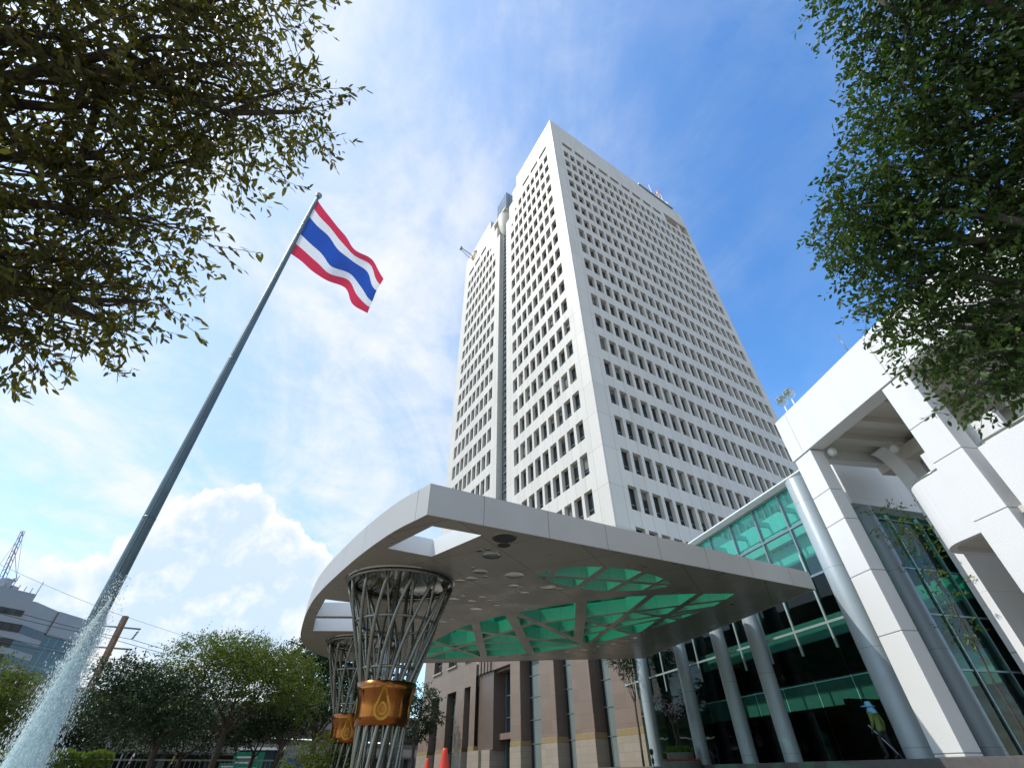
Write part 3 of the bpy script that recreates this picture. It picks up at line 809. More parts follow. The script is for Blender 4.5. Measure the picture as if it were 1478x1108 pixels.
# ------------------------------------------------------------------ lattice columns
def lattice_column(x, y, label):
    t = thing('lattice_column', label, 'column', (x, y, 0), 'steel lattice columns under the canopy')
    rt_, rw, rb = 2.03, .80, .72
    zt = CZ - .10
    def prof(z):                           # flared funnel above the band, nearly straight below
        if z > 2.4: return rw + (rt_ - rw) * ((z - 2.4) / (zt - 2.4)) ** 1.05
        return rb + (rw - rb) * z / 2.4
    def bar(a0, tw, r, dz=0):
        pts = []
        for i in range(13):
            z = zt * i / 12
            a = a0 + tw * (i / 12 - .4)
            q = prof(z) + dz
            pts.append((x + q * math.cos(a), y + q * math.sin(a), z))
        mb = MB(); mb.tube(pts, r, 8, 0)
        return mb
    for k in range(14):
        bar(2 * math.pi * k / 14, R(64), .062, .0).build('slanted_bar', M['steel'], t)
    for k in range(12):
        bar(2 * math.pi * (k + .5) / 12, R(-34), .048, -.12).build('counter_bar', M['steel'], t)
    for z, d, r in ((zt - .02, .03, .055), (4.75, -.07, .05), (3.25, -.07, .05), (.12, 0, .06)):
        mb = MB(); mb.torus((x, y, z), prof(z) + d, r, 48, 8); mb.build('ring', M['steel'], t)
    mb = MB(); mb.lathe([(.02, -.22), (.9, -.17), (1.6, -.05), (1.92, -.02), (2.06, -.06), (2.16, -.03), (2.18, .0)], (x, y, CZ - .005), 48); mb.build('head_dish', M['mirror'], t)
    mb = MB()
    for k in range(3):
        a = 2 * math.pi * k / 3 + .4
        mb.tube([(x + .28 * math.cos(a), y + .28 * math.sin(a), 0), (x + .3 * math.cos(a), y + .3 * math.sin(a), CZ - .2)], .07, 8)
    mb.build('core_pipe', M['steel'], t)
    # polished bronze band with its raised teardrop emblem
    mb = MB(); z0, z1 = 1.62, 2.83
    n = 56
    ring = [(prof(z) + .115, z) for z in np.linspace(z0, z1, 6)]
    mb.lathe([(ring[0][0] - .03, z0)] + [(r_, z) for r_, z in ring] + [(ring[-1][0] - .03, z1)], (x, y, 0), n)
    band = mb.build('bronze_band', M['bronze'], t)
    for base in (-math.pi / 2 + .18, math.pi / 2 + .18, math.pi * .98, .1):
        mb = MB()
        def pt(u, z, d=.0):
            r_ = prof(z) + .122 + d
            a = base + u / r_
            return (x + r_ * math.cos(a), y + r_ * math.sin(a), z)
        def outline_(s, k):                # teardrop with a stem, k shrinks it
            if s < .75:
                a = -math.pi / 2 + math.radians(40) * 0 + 2 * math.pi * s / .75
                return (.27 * k * math.cos(a), z0 + .45 + .30 * k * math.sin(a) * (1.12 if math.sin(a) > 0 else 1))
        m_ = 44
        for k1, k0 in ((1.0, .78), (.52, .40)):
            ring_o, ring_i = [], []
            for i in range(m_):
                a = 2 * math.pi * i / m_
                stem = max(0, math.sin(a)) ** 7
                zz_ = .30 * math.sin(a) + .42 * stem * (1 if k1 == 1 else .25)
                uu = .27 * math.cos(a)
                ring_o.append((uu * k1, z0 + .42 + zz_ * k1)); ring_i.append((uu * k0, z0 + .42 + zz_ * k0 * (.92)))
            for i in range(m_):
                j = (i + 1) % m_
                A, B, Cc, D_ = ring_o[i], ring_o[j], ring_i[j], ring_i[i]
                mb.quad(pt(*A, .014), pt(*B, .014), pt(*Cc, .014), pt(*D_, .014))
                mb.quad(pt(*A, -.01), pt(*B, -.01), pt(*B, .014), pt(*A, .014))
                mb.quad(pt(*D_, .014), pt(*Cc, .014), pt(*Cc, -.01), pt(*D_, -.01))
        mb.build('emblem', M['gold'], band)
    return t
lattice_column(-4.55, 19.15, 'nearer flared lattice column of steel tubes with a bronze band')
lattice_column(-8.75, 29.9, 'farther flared lattice column of steel tubes, partly hidden behind its twin')
# ------------------------------------------------------------------ glazed lobby with round columns
E0 = Vector((14.1, 20.45)); GU = Vector((-.284, .959)).normalized(); GN = Vector((.959, .284)).normalized()
def gb(t, o, z):                       # lobby frame: t back along the front, o inward, z up
    p = E0 + GU * t + GN * o
    return (p.x, p.y, z)
lobby = thing('glass_lobby', 'green glass lobby building with a row of pale blue round columns in front', 'lobby', (14.8, 21, 0))
GR = 11.75                            # roof
LEN = 22.0
WID = 16.0
OFF = .70
def column(t, o, r, top, name='round_column'):
    mb = MB(); c = gb(t, o, 0)
    mb.lathe([(r, TZ - .1), (r, top), (r * .93, top + .06), (.01, top + .07)], (c[0], c[1], 0), 40)
    return mb.build(name, M['cylinder'], lobby)
column(0, 0, .53, 11.3)
for t in (6.1, 9.0, 12.9, 17.9): column(t, -.05, .375, 8.6)
column(-.35, 2.87, .40, 10.04)
column(-.55, 7.6, .50, 11.0)
# roof slab with a thin lip, white fascia on the end that faces the colonnade
mb = MB()
mb.box(-.72, LEN, .12, .95, GR, GR + .07, fr=gb)
mb.build('roof_edge', M['steelwhite'], lobby)
mb = MB(); mb.box(-.1, LEN, 8.0, WID, GR + .003, GR + .14, fr=gb); mb.build('roof_slab', M['steelwhite'], lobby)
for t in np.arange(.1, LEN - 1, 4.06):
    mb = MB(); mb.box(t + .02, t + 4.04, .95, 7.98, GR + .02, GR + .04, fr=gb); mb.build('roof_glass', M['lobbyglass'], lobby)
mb = MB(); mb.box(-.75, -.15, 1.9, WID, 10.05, 12.75, fr=gb); mb.build('roof_fascia', M['whitesmooth'], lobby)
mb = MB(); mb.box(.5, LEN, 3.6, 4.0, 10.6, GR - .01, fr=gb)
mb.build('roof_beam', M['steelwhite'], lobby)
mb = MB()
for t in np.arange(2.83, LEN, 2.03 * 1):
    mb.box(t - .06, t + .06, OFF + .35, 3.58, GR - .62, GR - .32, fr=gb)
mb.build('rafters', M['steelwhite'], lobby)
# stepped white panels under the roof, seen through the glass
mb = MB(); mb.box(.2, LEN, 2.3, 2.42, 10.75, 11.7, fr=gb); mb.build('bulkhead', M['steelwhite'], lobby)
mb = MB(); mb.box(.2, LEN, 4.05, 4.3, 9.5, 10.55, fr=gb); mb.build('gallery_parapet', M['steelwhite'], lobby)
# glass: front wall pane by pane above, storey-high below; end wall too
ts = [.10] + [2.13 + 2.03 * i for i in range(10)]
zsb = [TZ, 3.4, 5.45, 7.4, 9.78, GR - .06]
for i in range(len(ts) - 1):
    for j in range(len(zsb) - 1):
        mb = MB(); mb.box(ts[i] + .02, ts[i + 1] - .02, OFF, OFF + .012, zsb[j] + .02, zsb[j + 1] - .02, fr=gb)
        mb.build('glass_pane', M['lobbyglass'] if j >= 3 else M['lobbydark'], lobby)
os_ = [.75 + 1.95 * i for i in range(8)]
for i in range(len(os_) - 1):
    for j in range(len(zsb) - 1):
        z1 = zsb[j + 1] - .02 if j < 4 else 10.03
        if z1 - zsb[j] < .3: continue
        mb = MB(); mb.box(-.10, -.088, os_[i] + .02, os_[i + 1] - .02, zsb[j] + .02, z1, fr=gb)
        mb.build('glass_pane', M['endglass'] if j >= 1 else M['lobbydark'], lobby)
for t in ts[:]:
    mb = MB(); mb.box(t - .045, t + .045, OFF - .03, OFF + .17, 6.4, GR - .01, fr=gb); mb.build('mullion', M['frame'], lobby)
for t in ts[1:]:
    mb = MB(); mb.box(t - .05, t + .05, OFF - .10, OFF - .033, 4.45, 8.5, fr=gb); mb.build('hanging_fin', M['framelight'], lobby)
for z in (9.78, GR - .06):
    mb = MB(); mb.box(.05, LEN, OFF - .034, OFF + .13, z - .05, z + .05, fr=gb); mb.build('transom', M['frame'], lobby)
mb = MB(); mb.box(.05, LEN, OFF - .098, OFF - .03, 5.40, 5.50, fr=gb); mb.build('transom', M['framelight'], lobby)
mb = MB(); mb.box(.05, LEN, OFF - .034, OFF + .13, 7.35, 7.45, fr=gb); mb.build('transom', M['frame'], lobby)
for o in os_:
    mb = MB(); mb.box(-.17, .0, o - .04, o + .04, TZ, 10.04, fr=gb); mb.build('mullion', M['frame'], lobby)
for z in (3.4, 5.45, 7.4, 9.78):
    mb = MB(); mb.box(-.13, -.02, .8, WID - 1, z - .035, z + .035, fr=gb); mb.build('transom', M['frame'], lobby)
# steel corner post beside the big column
mb = MB(); mb.box(.62, .86, .55, .66, 6.2, GR - .01, fr=gb); mb.build('corner_post', M['cylinder'], lobby)
# inside: floor, gallery, ceilings, far walls, a few lit surfaces
mb = MB(); mb.box(0.05, LEN, OFF + .2, WID, TZ - .02, TZ + .012, fr=gb); mb.build('lobby_floor', M['darkfloor'], lobby)
mb = MB(); mb.box(.3, LEN, 6.5, 6.75, 3.1, 4.35, fr=gb); mb.build('gallery_front', M['steelwhite'], lobby)
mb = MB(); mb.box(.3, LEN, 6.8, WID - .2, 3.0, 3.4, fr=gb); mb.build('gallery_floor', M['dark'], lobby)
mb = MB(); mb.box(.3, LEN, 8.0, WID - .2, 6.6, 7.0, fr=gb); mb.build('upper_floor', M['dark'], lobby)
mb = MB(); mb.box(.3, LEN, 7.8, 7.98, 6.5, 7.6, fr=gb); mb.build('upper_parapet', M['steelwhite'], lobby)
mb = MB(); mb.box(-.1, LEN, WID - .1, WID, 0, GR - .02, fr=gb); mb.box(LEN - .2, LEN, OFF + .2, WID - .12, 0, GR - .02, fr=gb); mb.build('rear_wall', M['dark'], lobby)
mb = MB(); mb.box(5.2, 5.5, 3.4, 12.0, TZ + .02, 2.98, fr=gb); mb.build('partition', M['dark'], lobby)
mb = MB()
for t in (3.1, 7.4, 11.5):
    c = gb(t, 7.6, 0); mb.lathe([(.3, TZ + .02), (.3, 2.99)], (c[0], c[1], 0), 20)
mb.build('inner_column', M['dark'], lobby)
mb = MB()                              # steel tree braces under the roof at the end wall
for t, o in ((.6, 3.6), (.6, 6.0), (.6, 8.6)):
    mb.tube([gb(t, o, 9.6), gb(t + .6, o + 1.8, 7.0)], .08, 6); mb.tube([gb(t, o, 7.0), gb(t + .6, o + 1.8, 9.6)], .05, 6)
mb.build('brace', M['frame'], lobby)

# ------------------------------------------------------------------ white colonnade building
white = thing('white_colonnade_building', 'bright white stucco building with tall square columns and rounded balconies', 'building', wb(5, 1, 0))
BZ0, BZ1 = 11.72, 14.0
def wblock(mb, *a, m=0): mb.box(*a, m, fr=wb)
G = .013
for ki in range(4):
    k0 = 5.46 * ki
    mb = MB(); zj = [TZ, TZ + .10, 4.15, 6.27, 8.36, 9.75, BZ0 - .05]
    if ki == 0: zj[-2] = 9.70
    for a, b in zip(zj[:-1], zj[1:]):
        wblock(mb, k0, k0 + 1.09, 0, .66, a + G, b - G)
    mb.build('column', M['whitewall'], white, bevel=.012)
    mb = MB(); wblock(mb, k0 + .02, k0 + 1.07, .02, .64, TZ, BZ0 - .01); mb.build('column_core', M['groove'], white)
mb = MB(); ks = [-.12, .70, 6.05, 11.5, 17.0, 19.0]
for a, b in zip(ks[:-1], ks[1:]): wblock(mb, a + G * .6, b - G * .6, -.03, .72, BZ0, BZ1)
mb.build('beam', M['whitewall'], white, bevel=.012)
mb = MB(); wblock(mb, -.08, 18.9, 0, .70, BZ0 + .02, BZ1 - .02); mb.build('beam_core', M['groove'], white)
mb = MB(); wblock(mb, -.1, 19, .73, 7.0, BZ1 - .6, BZ1 - .1); mb.build('roof', M['whitesmooth'], white)
# soffit of the colonnade with its cross ribs, and the end beam
mb = MB(); wblock(mb, .35, 19, .73, 6.3, 12.30, 12.36)
for k in np.arange(1.35, 18.5, 1.36): wblock(mb, k, k + .42, .735, 6.29, 11.98, 12.297)
mb.build('ceiling', M['cream'], white)
mb = MB(); wblock(mb, -.1, .33, .735, 6.3, 11.74, 13.3); mb.build('end_beam', M['whitesmooth'], white)
mb = MB(); wblock(mb, -.1, 19, 4.55, 5.35, 11.36, 11.975); mb.build('rear_beam', M['cream'], white)
# rear columns with the flared heads
for k0 in (.62, 6.0, 11.4, 16.9):
    mb = MB(); pr = [(k0, 4.6), (k0 + .75, 4.6), (k0 + .75, 5.3), (k0, 5.3)]
    zj = [TZ, 3.6, 6.1, 8.4, 9.9]
    for a, b in zip(zj[:-1], zj[1:]): wblock(mb, k0, k0 + .75, 4.6, 5.3, a + G, b - G)
    # quarter-round haunch sweeping up towards the front
    hp = [(5.3, 9.9), (4.6, 9.9)]
    for i in range(9):
        a = math.pi / 2 * i / 8
        hp.append((4.6 - .9 * (1 - math.cos(a)), 9.9 + 2.078 * math.sin(a)))
    hp += [(5.3, 11.978)]
    fr = lambda x, y, z: wb(z, x, y)
    mb.prism(hp, k0 + .02, k0 + .73, fr=fr)
    mb.build('rear_column', M['whitesmooth'], white)
# the back of the loggia: tall wing wall, dark green glazing, white bands
for k0 in (2.15, 7.5):
    mb = MB(); wblock(mb, k0, k0 + .3, 2.9, 5.0, TZ, 9.0); mb.build('wing_wall', M['whitesmooth'], white)
mb = MB(); wblock(mb, 3.4, 19, 6.0, 6.28, 6.4, 12.29); wblock(mb, .36, 3.398, 6.0, 6.28, 11.0, 12.29); wblock(mb, 2.4, 3.398, 6.0, 6.28, TZ, 10.998); mb.build('rear_wall', M['whitesmooth'], white)
for a in np.arange(3.4, 18, 2.4):
    mb = MB(); wblock(mb, a + .03, a + 2.37, 5.95, 5.97, TZ, 6.39); mb.build('window', M['lobbydark'], white)
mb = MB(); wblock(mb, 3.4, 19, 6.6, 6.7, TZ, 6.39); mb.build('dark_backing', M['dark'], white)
mb = MB()
for a in np.arange(3.4, 19, 2.4): wblock(mb, a - .05, a + .05, 5.90, 6.05, TZ, 6.39)
mb.build('mullions', M['frame'], white)
# balconies: one with a rounded end beside the second column, and on to the right
def balcony(k0, k1, name, rl=1.0, o0=.12, z0=5.98, z1=8.17):
    out = []
    for i in range(9):
        a = math.pi / 2 * i / 8
        out.append((k0 + rl - rl * math.cos(a) * 1.0, o0 + rl - rl * math.sin(a)))
    out = [(k0, 3.2)] + out + [(k1, o0), (k1, 3.2)]
    t = .22
    inner = []
    for i in range(9):
        a = math.pi / 2 * i / 8; r_ = rl - t
        inner.append((k0 + rl - r_ * math.cos(a), o0 + rl - r_ * math.sin(a)))
    inner = [(k0 + t, 3.2)] + inner + [(k1, o0 + t), (k1, 3.2)]
    mb = MB(); n = len(out)
    for i in range(n - 2):
        a, b, c, d = out[i], out[i + 1], inner[i + 1], inner[i]
        mb.quad(wb(*a, z0), wb(*b, z0), wb(*b, z1), wb(*a, z1))
        mb.quad(wb(*d, z0), wb(*c, z0), wb(*c, z1), wb(*d, z1))
        mb.quad(wb(*a, z1), wb(*b, z1), wb(*c, z1), wb(*d, z1))
        mb.quad(wb(*a, z0), wb(*b, z0), wb(*c, z0), wb(*d, z0))
    mb.quad(wb(k1, o0, z0), wb(k1, o0 + t, z0), wb(k1, o0 + t, z1), wb(k1, o0, z1))
    bal = mb.build(name, M['whitewall'], white)
    # slab let up inside the rim, with a second shallow step
    mb = MB(); mb.prism([(p[0], p[1]) for p in inner], z0 + .16, z0 + .4, fr=wb)
    mb.build('soffit', M['cream'], bal)
    pts = [wb(p[0], p[1], z1 + .10) for p in [((a[0] + b[0]) / 2, (a[1] + b[1]) / 2) for a, b in zip(out[1:-1], inner[1:-1])]]
    mb = MB(); mb.tube([(pts[0][0], pts[0][1], z1 - .02)] + pts, .035, 8)
    for p in pts[2::3]: mb.tube([(p[0], p[1], z1), (p[0], p[1], z1 + .1)], .02, 6)
    mb.build('handrail', M['steel'], bal)
    return bal
balcony(3.66, 5.44, 'balcony')
mb = MB(); wblock(mb, 6.86, 10.7, .10, .34, 6.05, 8.14); b2 = mb.build('balcony_panel', M['whitewall'], white, bevel=.015)
mb = MB(); mb.tube([wb(6.92, .22, 8.14), wb(6.92, .22, 8.24), wb(6.99, .22, 8.28), wb(10.7, .22, 8.28)], .04, 8); mb.tube([wb(8.5, .22, 8.13), wb(8.5, .22, 8.28)], .02, 6); mb.build('handrail', M['steel'], b2)
mb = MB(); wblock(mb, 5.0, 10.8, .36, 3.2, 6.1, 6.3); mb.build('balcony_floor', M['cream'], white)
mb = MB(); wblock(mb, 4.55, 7.42, 1.0, 1.2, 6.31, 9.34); mb.build('screen_wall', M['whitewall'], white)
mb = MB(); wblock(mb, 9.2, 9.9, 3.0, 3.3, 6.3, 11.97); mb.build('inner_pier', M['whitesmooth'], white)
# wall-mounted lamp globes under the ceiling
for k, o in ((1.25, .95), (1.9, 3.6), (8.1, 2.6)):
    mb = MB(); c = wb(k, o, 11.55); mb.lathe([(.01, -.22), (.13, -.19), (.2, -.06), (.18, .08), (.09, .16), (.03, .18)], c, 18); mb.tube([wb(k, o, 11.7), wb(k, o, 11.99)], .025, 6)
    mb.build('globe_lamp', M['steelwhite'], white)
# pair of glass globe floodlights standing on the parapet
GLB = glass_pane('floodlight_glass', (.80, .90, .88), .95, .12)
for k, lab in ((.62, 'left one of two round glass floodlights on the white parapet'), (1.22, 'right one of two round glass floodlights on the white parapet')):
    c = wb(k, .30, BZ1)
    fl = thing('roof_floodlight', lab, 'floodlight', c, 'round floodlights on the white parapet')
    mb = MB(); mb.lathe([(.30 * math.sin(math.pi * i / 14) + .001, -.30 * math.cos(math.pi * i / 14)) for i in range(15)], (c[0], c[1], c[2] + .98), 24); mb.build('glass_globe', GLB, fl)
    mb = MB(); mb.tube([(c[0], c[1], c[2]), (c[0], c[1], c[2] + .62)], .035, 8); mb.box(c[0] - .13, c[0] + .13, c[1] - .13, c[1] + .13, c[2], c[2] + .14); mb.build('stem', M['steelwhite'], fl)
    mb = MB(); mb.lathe([(.02, -.1), (.1, -.08), (.2, .06), (.24, .14)], (c[0], c[1], c[2] + .94), 18); mb.lathe([(.01, .12), (.07, .06), (.07, -.05), (.01, -.1)], (c[0], c[1], c[2] + 1.0), 12); mb.build('reflector', M['mirror'], fl)
c = wb(5.1, .2, BZ1)
rod = thing('roof_rod', 'thin grey rod standing on the white parapet beside the foliage', 'rod', c)
mb = MB(); mb.tube([c, (c[0], c[1], c[2] + 1.25)], .022, 6); mb.box(c[0] - .08, c[0] + .08, c[1] - .08, c[1] + .08, c[2], c[2] + .05); mb.build('mast', M['frame'], rod)
# ------------------------------------------------------------------ granite block under the tower
Q0 = Vector((9.09, 40.55)); QU = Vector((-.454, .891)).normalized(); QN = Vector((.891, .454)).normalized()
def qb(k, o, z):                       # along the front (away to the left), inward, up
    p = Q0 + QU * k + QN * o
    return (p.x, p.y, z)
gran = thing('granite_building', 'brown granite block with tall window bays and piers behind the canopy', 'building', (Q0.x, Q0.y, 0))
GT = 15.0
K0 = -3.5
def gbox(mb, *a, m=0): mb.box(*a, m, fr=qb)
piers = [(K0, 3.12), (6.04, 8.86), (11.90, 14.70), (18.95, 21.25)]
HEAD = [12.2, 11.6, 10.7]
# upper wall above the bays, with holes for the square windows; left wall with its three tall slits
holesG = [(44.4, 47.9, 2.45, 8.95, 1.2), (37.7, 41.2, 2.45, 8.95, 1.2), (32.7, 34.75, 2.45, 8.95, 1.2),
          (44.35, 47.95, 12.05, 14.1, .8), (38.1, 41.5, 12.05, 14.1, .8), (32.9, 34.75, 12.05, 14.1, .8)]
mb = MB()
facade(mb, Q0, QU, QN, holesG, lambda u: 1e3, 2.85, 52.6, extra_z=[GT], extra_u=[31.0, 31.02], m=0, mrev=1)
# keep only the part left of the portal and cut the rest in boxes
left = MB(); keep = [i for i, f in enumerate(mb.f) if min((Vector(mb.v[j][:2]) - Q0).dot(QU) for j in f) >= 31.0]
for i in keep: left.add([mb.v[j] for j in mb.f[i]], [(0, 1, 2, 3)], mb.m[i])
for (a, b), hd in zip(zip(piers[:-1], piers[1:]), HEAD):
    gbox(left, a[1], b[0], .0, 1.4, hd, GT if a[0] > 10 else 12.9)
for a, b in piers: gbox(left, a, b, 0, 1.5, 2.85, GT if a > 10 else 12.9)
gbox(left, 21.25, 31.0, .9, 2.0, 9.65, GT)            # above the portal
gbox(left, 52.58, 52.6, .01, 14, 0, GT); gbox(left, 12, 52.6, 2.2, 12, GT - .3, GT - .05)
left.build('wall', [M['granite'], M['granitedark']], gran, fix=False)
# cream base course, ochre string course
for a, b in piers:
    mb = MB(); gbox(mb, a - .05 if a > 0 else a, b + .05, -.09, 1.5, TZ - .05, 2.42); mb.build('base_course', M['granitelight'], gran, bevel=.02)
    mb = MB(); gbox(mb, a - .03 if a > 0 else a, b + .03, -.06, 1.5, 2.424, 2.848); mb.build('string_course', M['string'], gran, bevel=.02)
for a, b in ((31.0, 32.7), (34.75, 37.7), (41.2, 44.4), (47.9, 52.6)):
    mb = MB(); gbox(mb, a, b, -.09, 1.3, TZ - .05, 2.42); mb.build('base_course', M['granitelight'], gran, bevel=.02)
    mb = MB(); gbox(mb, a, b, -.06, 1.3, 2.424, 2.845); mb.build('string_course', M['string'], gran, bevel=.02)
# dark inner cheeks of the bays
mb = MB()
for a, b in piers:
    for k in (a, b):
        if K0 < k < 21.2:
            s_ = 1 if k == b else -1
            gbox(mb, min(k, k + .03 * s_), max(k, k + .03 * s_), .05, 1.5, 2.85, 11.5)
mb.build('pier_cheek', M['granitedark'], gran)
# glazing of the bays: dark glass, a pale blind panel beside it, frames
def bay(a, b, z1, o=1.15):
    w = b - a
    mb = MB(); gbox(mb, a, b, o, o + .05, TZ, z1); g = mb.build('window', M['gglass'], gran)
    mb = MB(); gbox(mb, a + w * .42, a + w * .80, o - .03, o - .004, TZ + .05, z1 - .05); mb.build('blind', M['gblind'], g)
    mb = MB()
    z = TZ + 1.9
    while z < z1 - .3:
        gbox(mb, a, b, o - .07, o - .034, z, z + .07); z += 1.9
    gbox(mb, a + w * .80, a + w * .80 + .07, o - .07, o - .034, TZ, z1); gbox(mb, a + w * .42 - .07, a + w * .42, o - .07, o - .034, TZ, z1)
    mb.build('frame', M['frame'], g)
for (a, b), hd in zip(zip(piers[:-1], piers[1:]), HEAD): bay(a[1] + .03, b[0] - .03, hd)
for a, b in ((44.4, 47.9), (37.7, 41.2), (32.7, 34.75)): bay(a, b, 8.95, 1.0)
for a, b in ((44.35, 47.95), (38.1, 41.5), (32.9, 34.75)):
    mb = MB(); gbox(mb, a, b, .66, .7, 12.05, 14.1); w = mb.build('window', M['gglass'], gran)
    mb = MB()
    for k in np.linspace(a, b, 5)[1:-1]: gbox(mb, k - .04, k + .04, .6, .655, 12.05, 14.1)
    gbox(mb, a, b, .6, .655, 13.2, 13.28); mb.build('frame', M['gblind'], w)
    mb = MB(); gbox(mb, a - .15, b + .15, -.22, .3, 11.82, 12.04); mb.build('sill', M['granitelight'], w)
# entrance portal: glass screen, transom beam, splayed jambs, twin fluted brackets
mb = MB(); gbox(mb, 21.3, 26.6, 2.1, 2.15, TZ, 9.5); g = mb.build('portal_glass', M['gglass'], gran)
mb = MB()
for k in np.linspace(21.4, 26.4, 5): gbox(mb, k - .05, k + .05, 1.95, 2.09, TZ, 9.5)
for z in (5.2, 7.3): gbox(mb, 21.3, 26.5, 1.98, 2.09, z, z + .08)
mb.build('portal_frame', M['frame'], g)
mb = MB(); gbox(mb, 21.25, 26.6, 1.2, 2.0, 3.25, 3.8); mb.build('portal_transom', M['granite'], gran)
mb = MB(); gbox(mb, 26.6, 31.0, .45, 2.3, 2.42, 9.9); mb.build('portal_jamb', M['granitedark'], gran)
mb = MB(); gbox(mb, 26.9, 31.0, .2, 2.3, TZ - .05, 2.42); gbox(mb, 29.3, 31.0, -.1, .198, TZ - .05, 2.42); mb.build('base_course', M['granitelight'], gran)
mb = MB()
for k in (27.0, 27.9, 28.9, 29.9): gbox(mb, k, k + .5, .1, .44, 9.9, 14.5)
mb.build('bracket', M['granite'], gran)
mb = MB(); gbox(mb, 21.25, 31.0, .3, .9, 9.9, GT); mb.build('portal_head', M['granite'], gran)
# ------------------------------------------------------------------ foliage
M['leaf_near'] = leaf_mat('glossy_leaf', (.060, .056, .018), (.098, .094, .026), (.24, .14, .04), .50, .42)
M['leaf_right'] = leaf_mat('small_dark_leaf', (.022, .045, .012), (.050, .092, .020), (.095, .125, .024), .36, .42)
M['leaf_rain'] = leaf_mat('rain_tree_leaf', (.040, .058, .010), (.086, .112, .016), (.13, .13, .02), .42, .55)
M['leaf_dark'] = leaf_mat('dense_dark_leaf', (.010, .024, .008), (.020, .042, .012), (.035, .065, .016), .22, .5)
M['leaf_shrub'] = leaf_mat('shrub_leaf', (.05, .085, .012), (.10, .15, .02), (.16, .18, .03), .30, .5)
M['petal'] = leaf_mat('lilac_petal', (.30, .20, .42), (.42, .30, .52), (.55, .42, .6), .3, .6)
M['redleaf'] = leaf_mat('red_leaf', (.28, .05, .03), (.38, .10, .05), (.2, .12, .03), .3, .6)

def leaves_mesh(name, pos, dirs, size, aspect, mat, parent, six=False, fold=.25, droop=.0, seed=0):
    """one mesh of many leaves: pos Nx3 base points, dirs Nx3 midrib directions, size N lengths"""
    g = np.random.default_rng(seed)
    n = len(pos)
    d = dirs / np.maximum(np.linalg.norm(dirs, axis=1, keepdims=True), 1e-9)
    rnd = g.normal(size=(n, 3)); side = np.cross(d, rnd); side /= np.maximum(np.linalg.norm(side, axis=1, keepdims=True), 1e-9)
    nrm = np.cross(side, d)
    s = size[:, None]
    if six:
        prof = [(0, 0, 0), (.33, 1, fold), (.72, .78, fold * .8), (1, 0, -.10), (.72, -.78, fold * .8), (.33, -1, fold)]
        faces = np.array([[0, 3, 2, 1], [0, 5, 4, 3]])
    else:
        prof = [(0, 0, 0), (.45, 1, fold), (1, 0, -.08), (.45, -1, fold)]
        faces = np.array([[0, 2, 1], [0, 3, 2]])
    hw = aspect / 2
    vs = np.stack([pos + d * s * a + side * s * (b * hw) + nrm * s * (c * hw) for a, b, c in prof], 1)
    k = len(prof)
    V = vs.reshape(-1, 3) - np.array(ORG[parent.name])
    F = (faces[None] + (np.arange(n) * k)[:, None, None]).reshape(-1, faces.shape[1])
    me = bpy.data.meshes.new(name)
    me.vertices.add(len(V)); me.vertices.foreach_set('co', V.ravel())
    nf, fs = F.shape
    me.loops.add(nf * fs); me.loops.foreach_set('vertex_index', F.ravel())
    me.polygons.add(nf); me.polygons.foreach_set('loop_start', np.arange(nf) * fs)
    me.update(calc_edges=True); me.validate()
    me.materials.append(mat)
    return link_mesh(name, me, parent)

def limb(mb, a, b, r0, r1, seed, wob=.08, n=7):
    g = np.random.default_rng(seed)
    a = np.array(a, float); b = np.array(b, float); L = np.linalg.norm(b - a)
    pts, rs = [], []
    for i in range(n + 1):
        t = i / n
        p = a + (b - a) * t + g.normal(size=3) * wob * L * math.sin(math.pi * t) * .6
        p[2] += L * .06 * math.sin(math.pi * t)
        pts.append(p); rs.append(r0 + (r1 - r0) * t ** .8)
    mb.tube(pts, rs, 7)
    return pts

def foliage(blobs, n_twigs, per, leaf, spread, g, shell=.55, flat=1.0, droop=-.25):
    """twigs spread through ellipsoidal blobs (centre, radius, flatten), leaves set along every twig"""
    vol = np.array([r_ ** 2.2 for c, r_, *f in blobs]); pr = vol / vol.sum()
    idx = g.choice(len(blobs), n_twigs, p=pr)
    C = np.array([b[0] for b in blobs])[idx]; Rr = np.array([b[1] for b in blobs])[idx]
    fl = np.array([(b[2] if len(b) > 2 else flat) for b in blobs])[idx]
    u = g.normal(size=(n_twigs, 3)); u /= np.linalg.norm(u, axis=1, keepdims=True)
    rad = np.where(g.random(n_twigs) < shell, .72 + .30 * g.random(n_twigs), g.random(n_twigs) ** .5 * .85)
    rad *= 1 + .16 * g.normal(size=n_twigs)
    off = u * rad[:, None] * Rr[:, None]; off[:, 2] *= fl
    base = C + off
    out = u + g.normal(size=(n_twigs, 3)) * .55; out[:, 2] = out[:, 2] * .6 + droop
    out /= np.linalg.norm(out, axis=1, keepdims=True)
    t = (np.arange(per) + .5) / per
    pos = base[:, None, :] + out[:, None, :] * (t[None, :, None] * spread) + g.normal(size=(n_twigs, per, 3)) * spread * .05
    d = out[:, None, :] * .75 + g.normal(size=(n_twigs, per, 3)) * .62; d[..., 2] -= .22
    size = leaf * (.45 + .5 * g.random((n_twigs, per)) + .35 * g.random((n_twigs, 1)))
    return base, out, pos.reshape(-1, 3), d.reshape(-1, 3), size.reshape(-1)

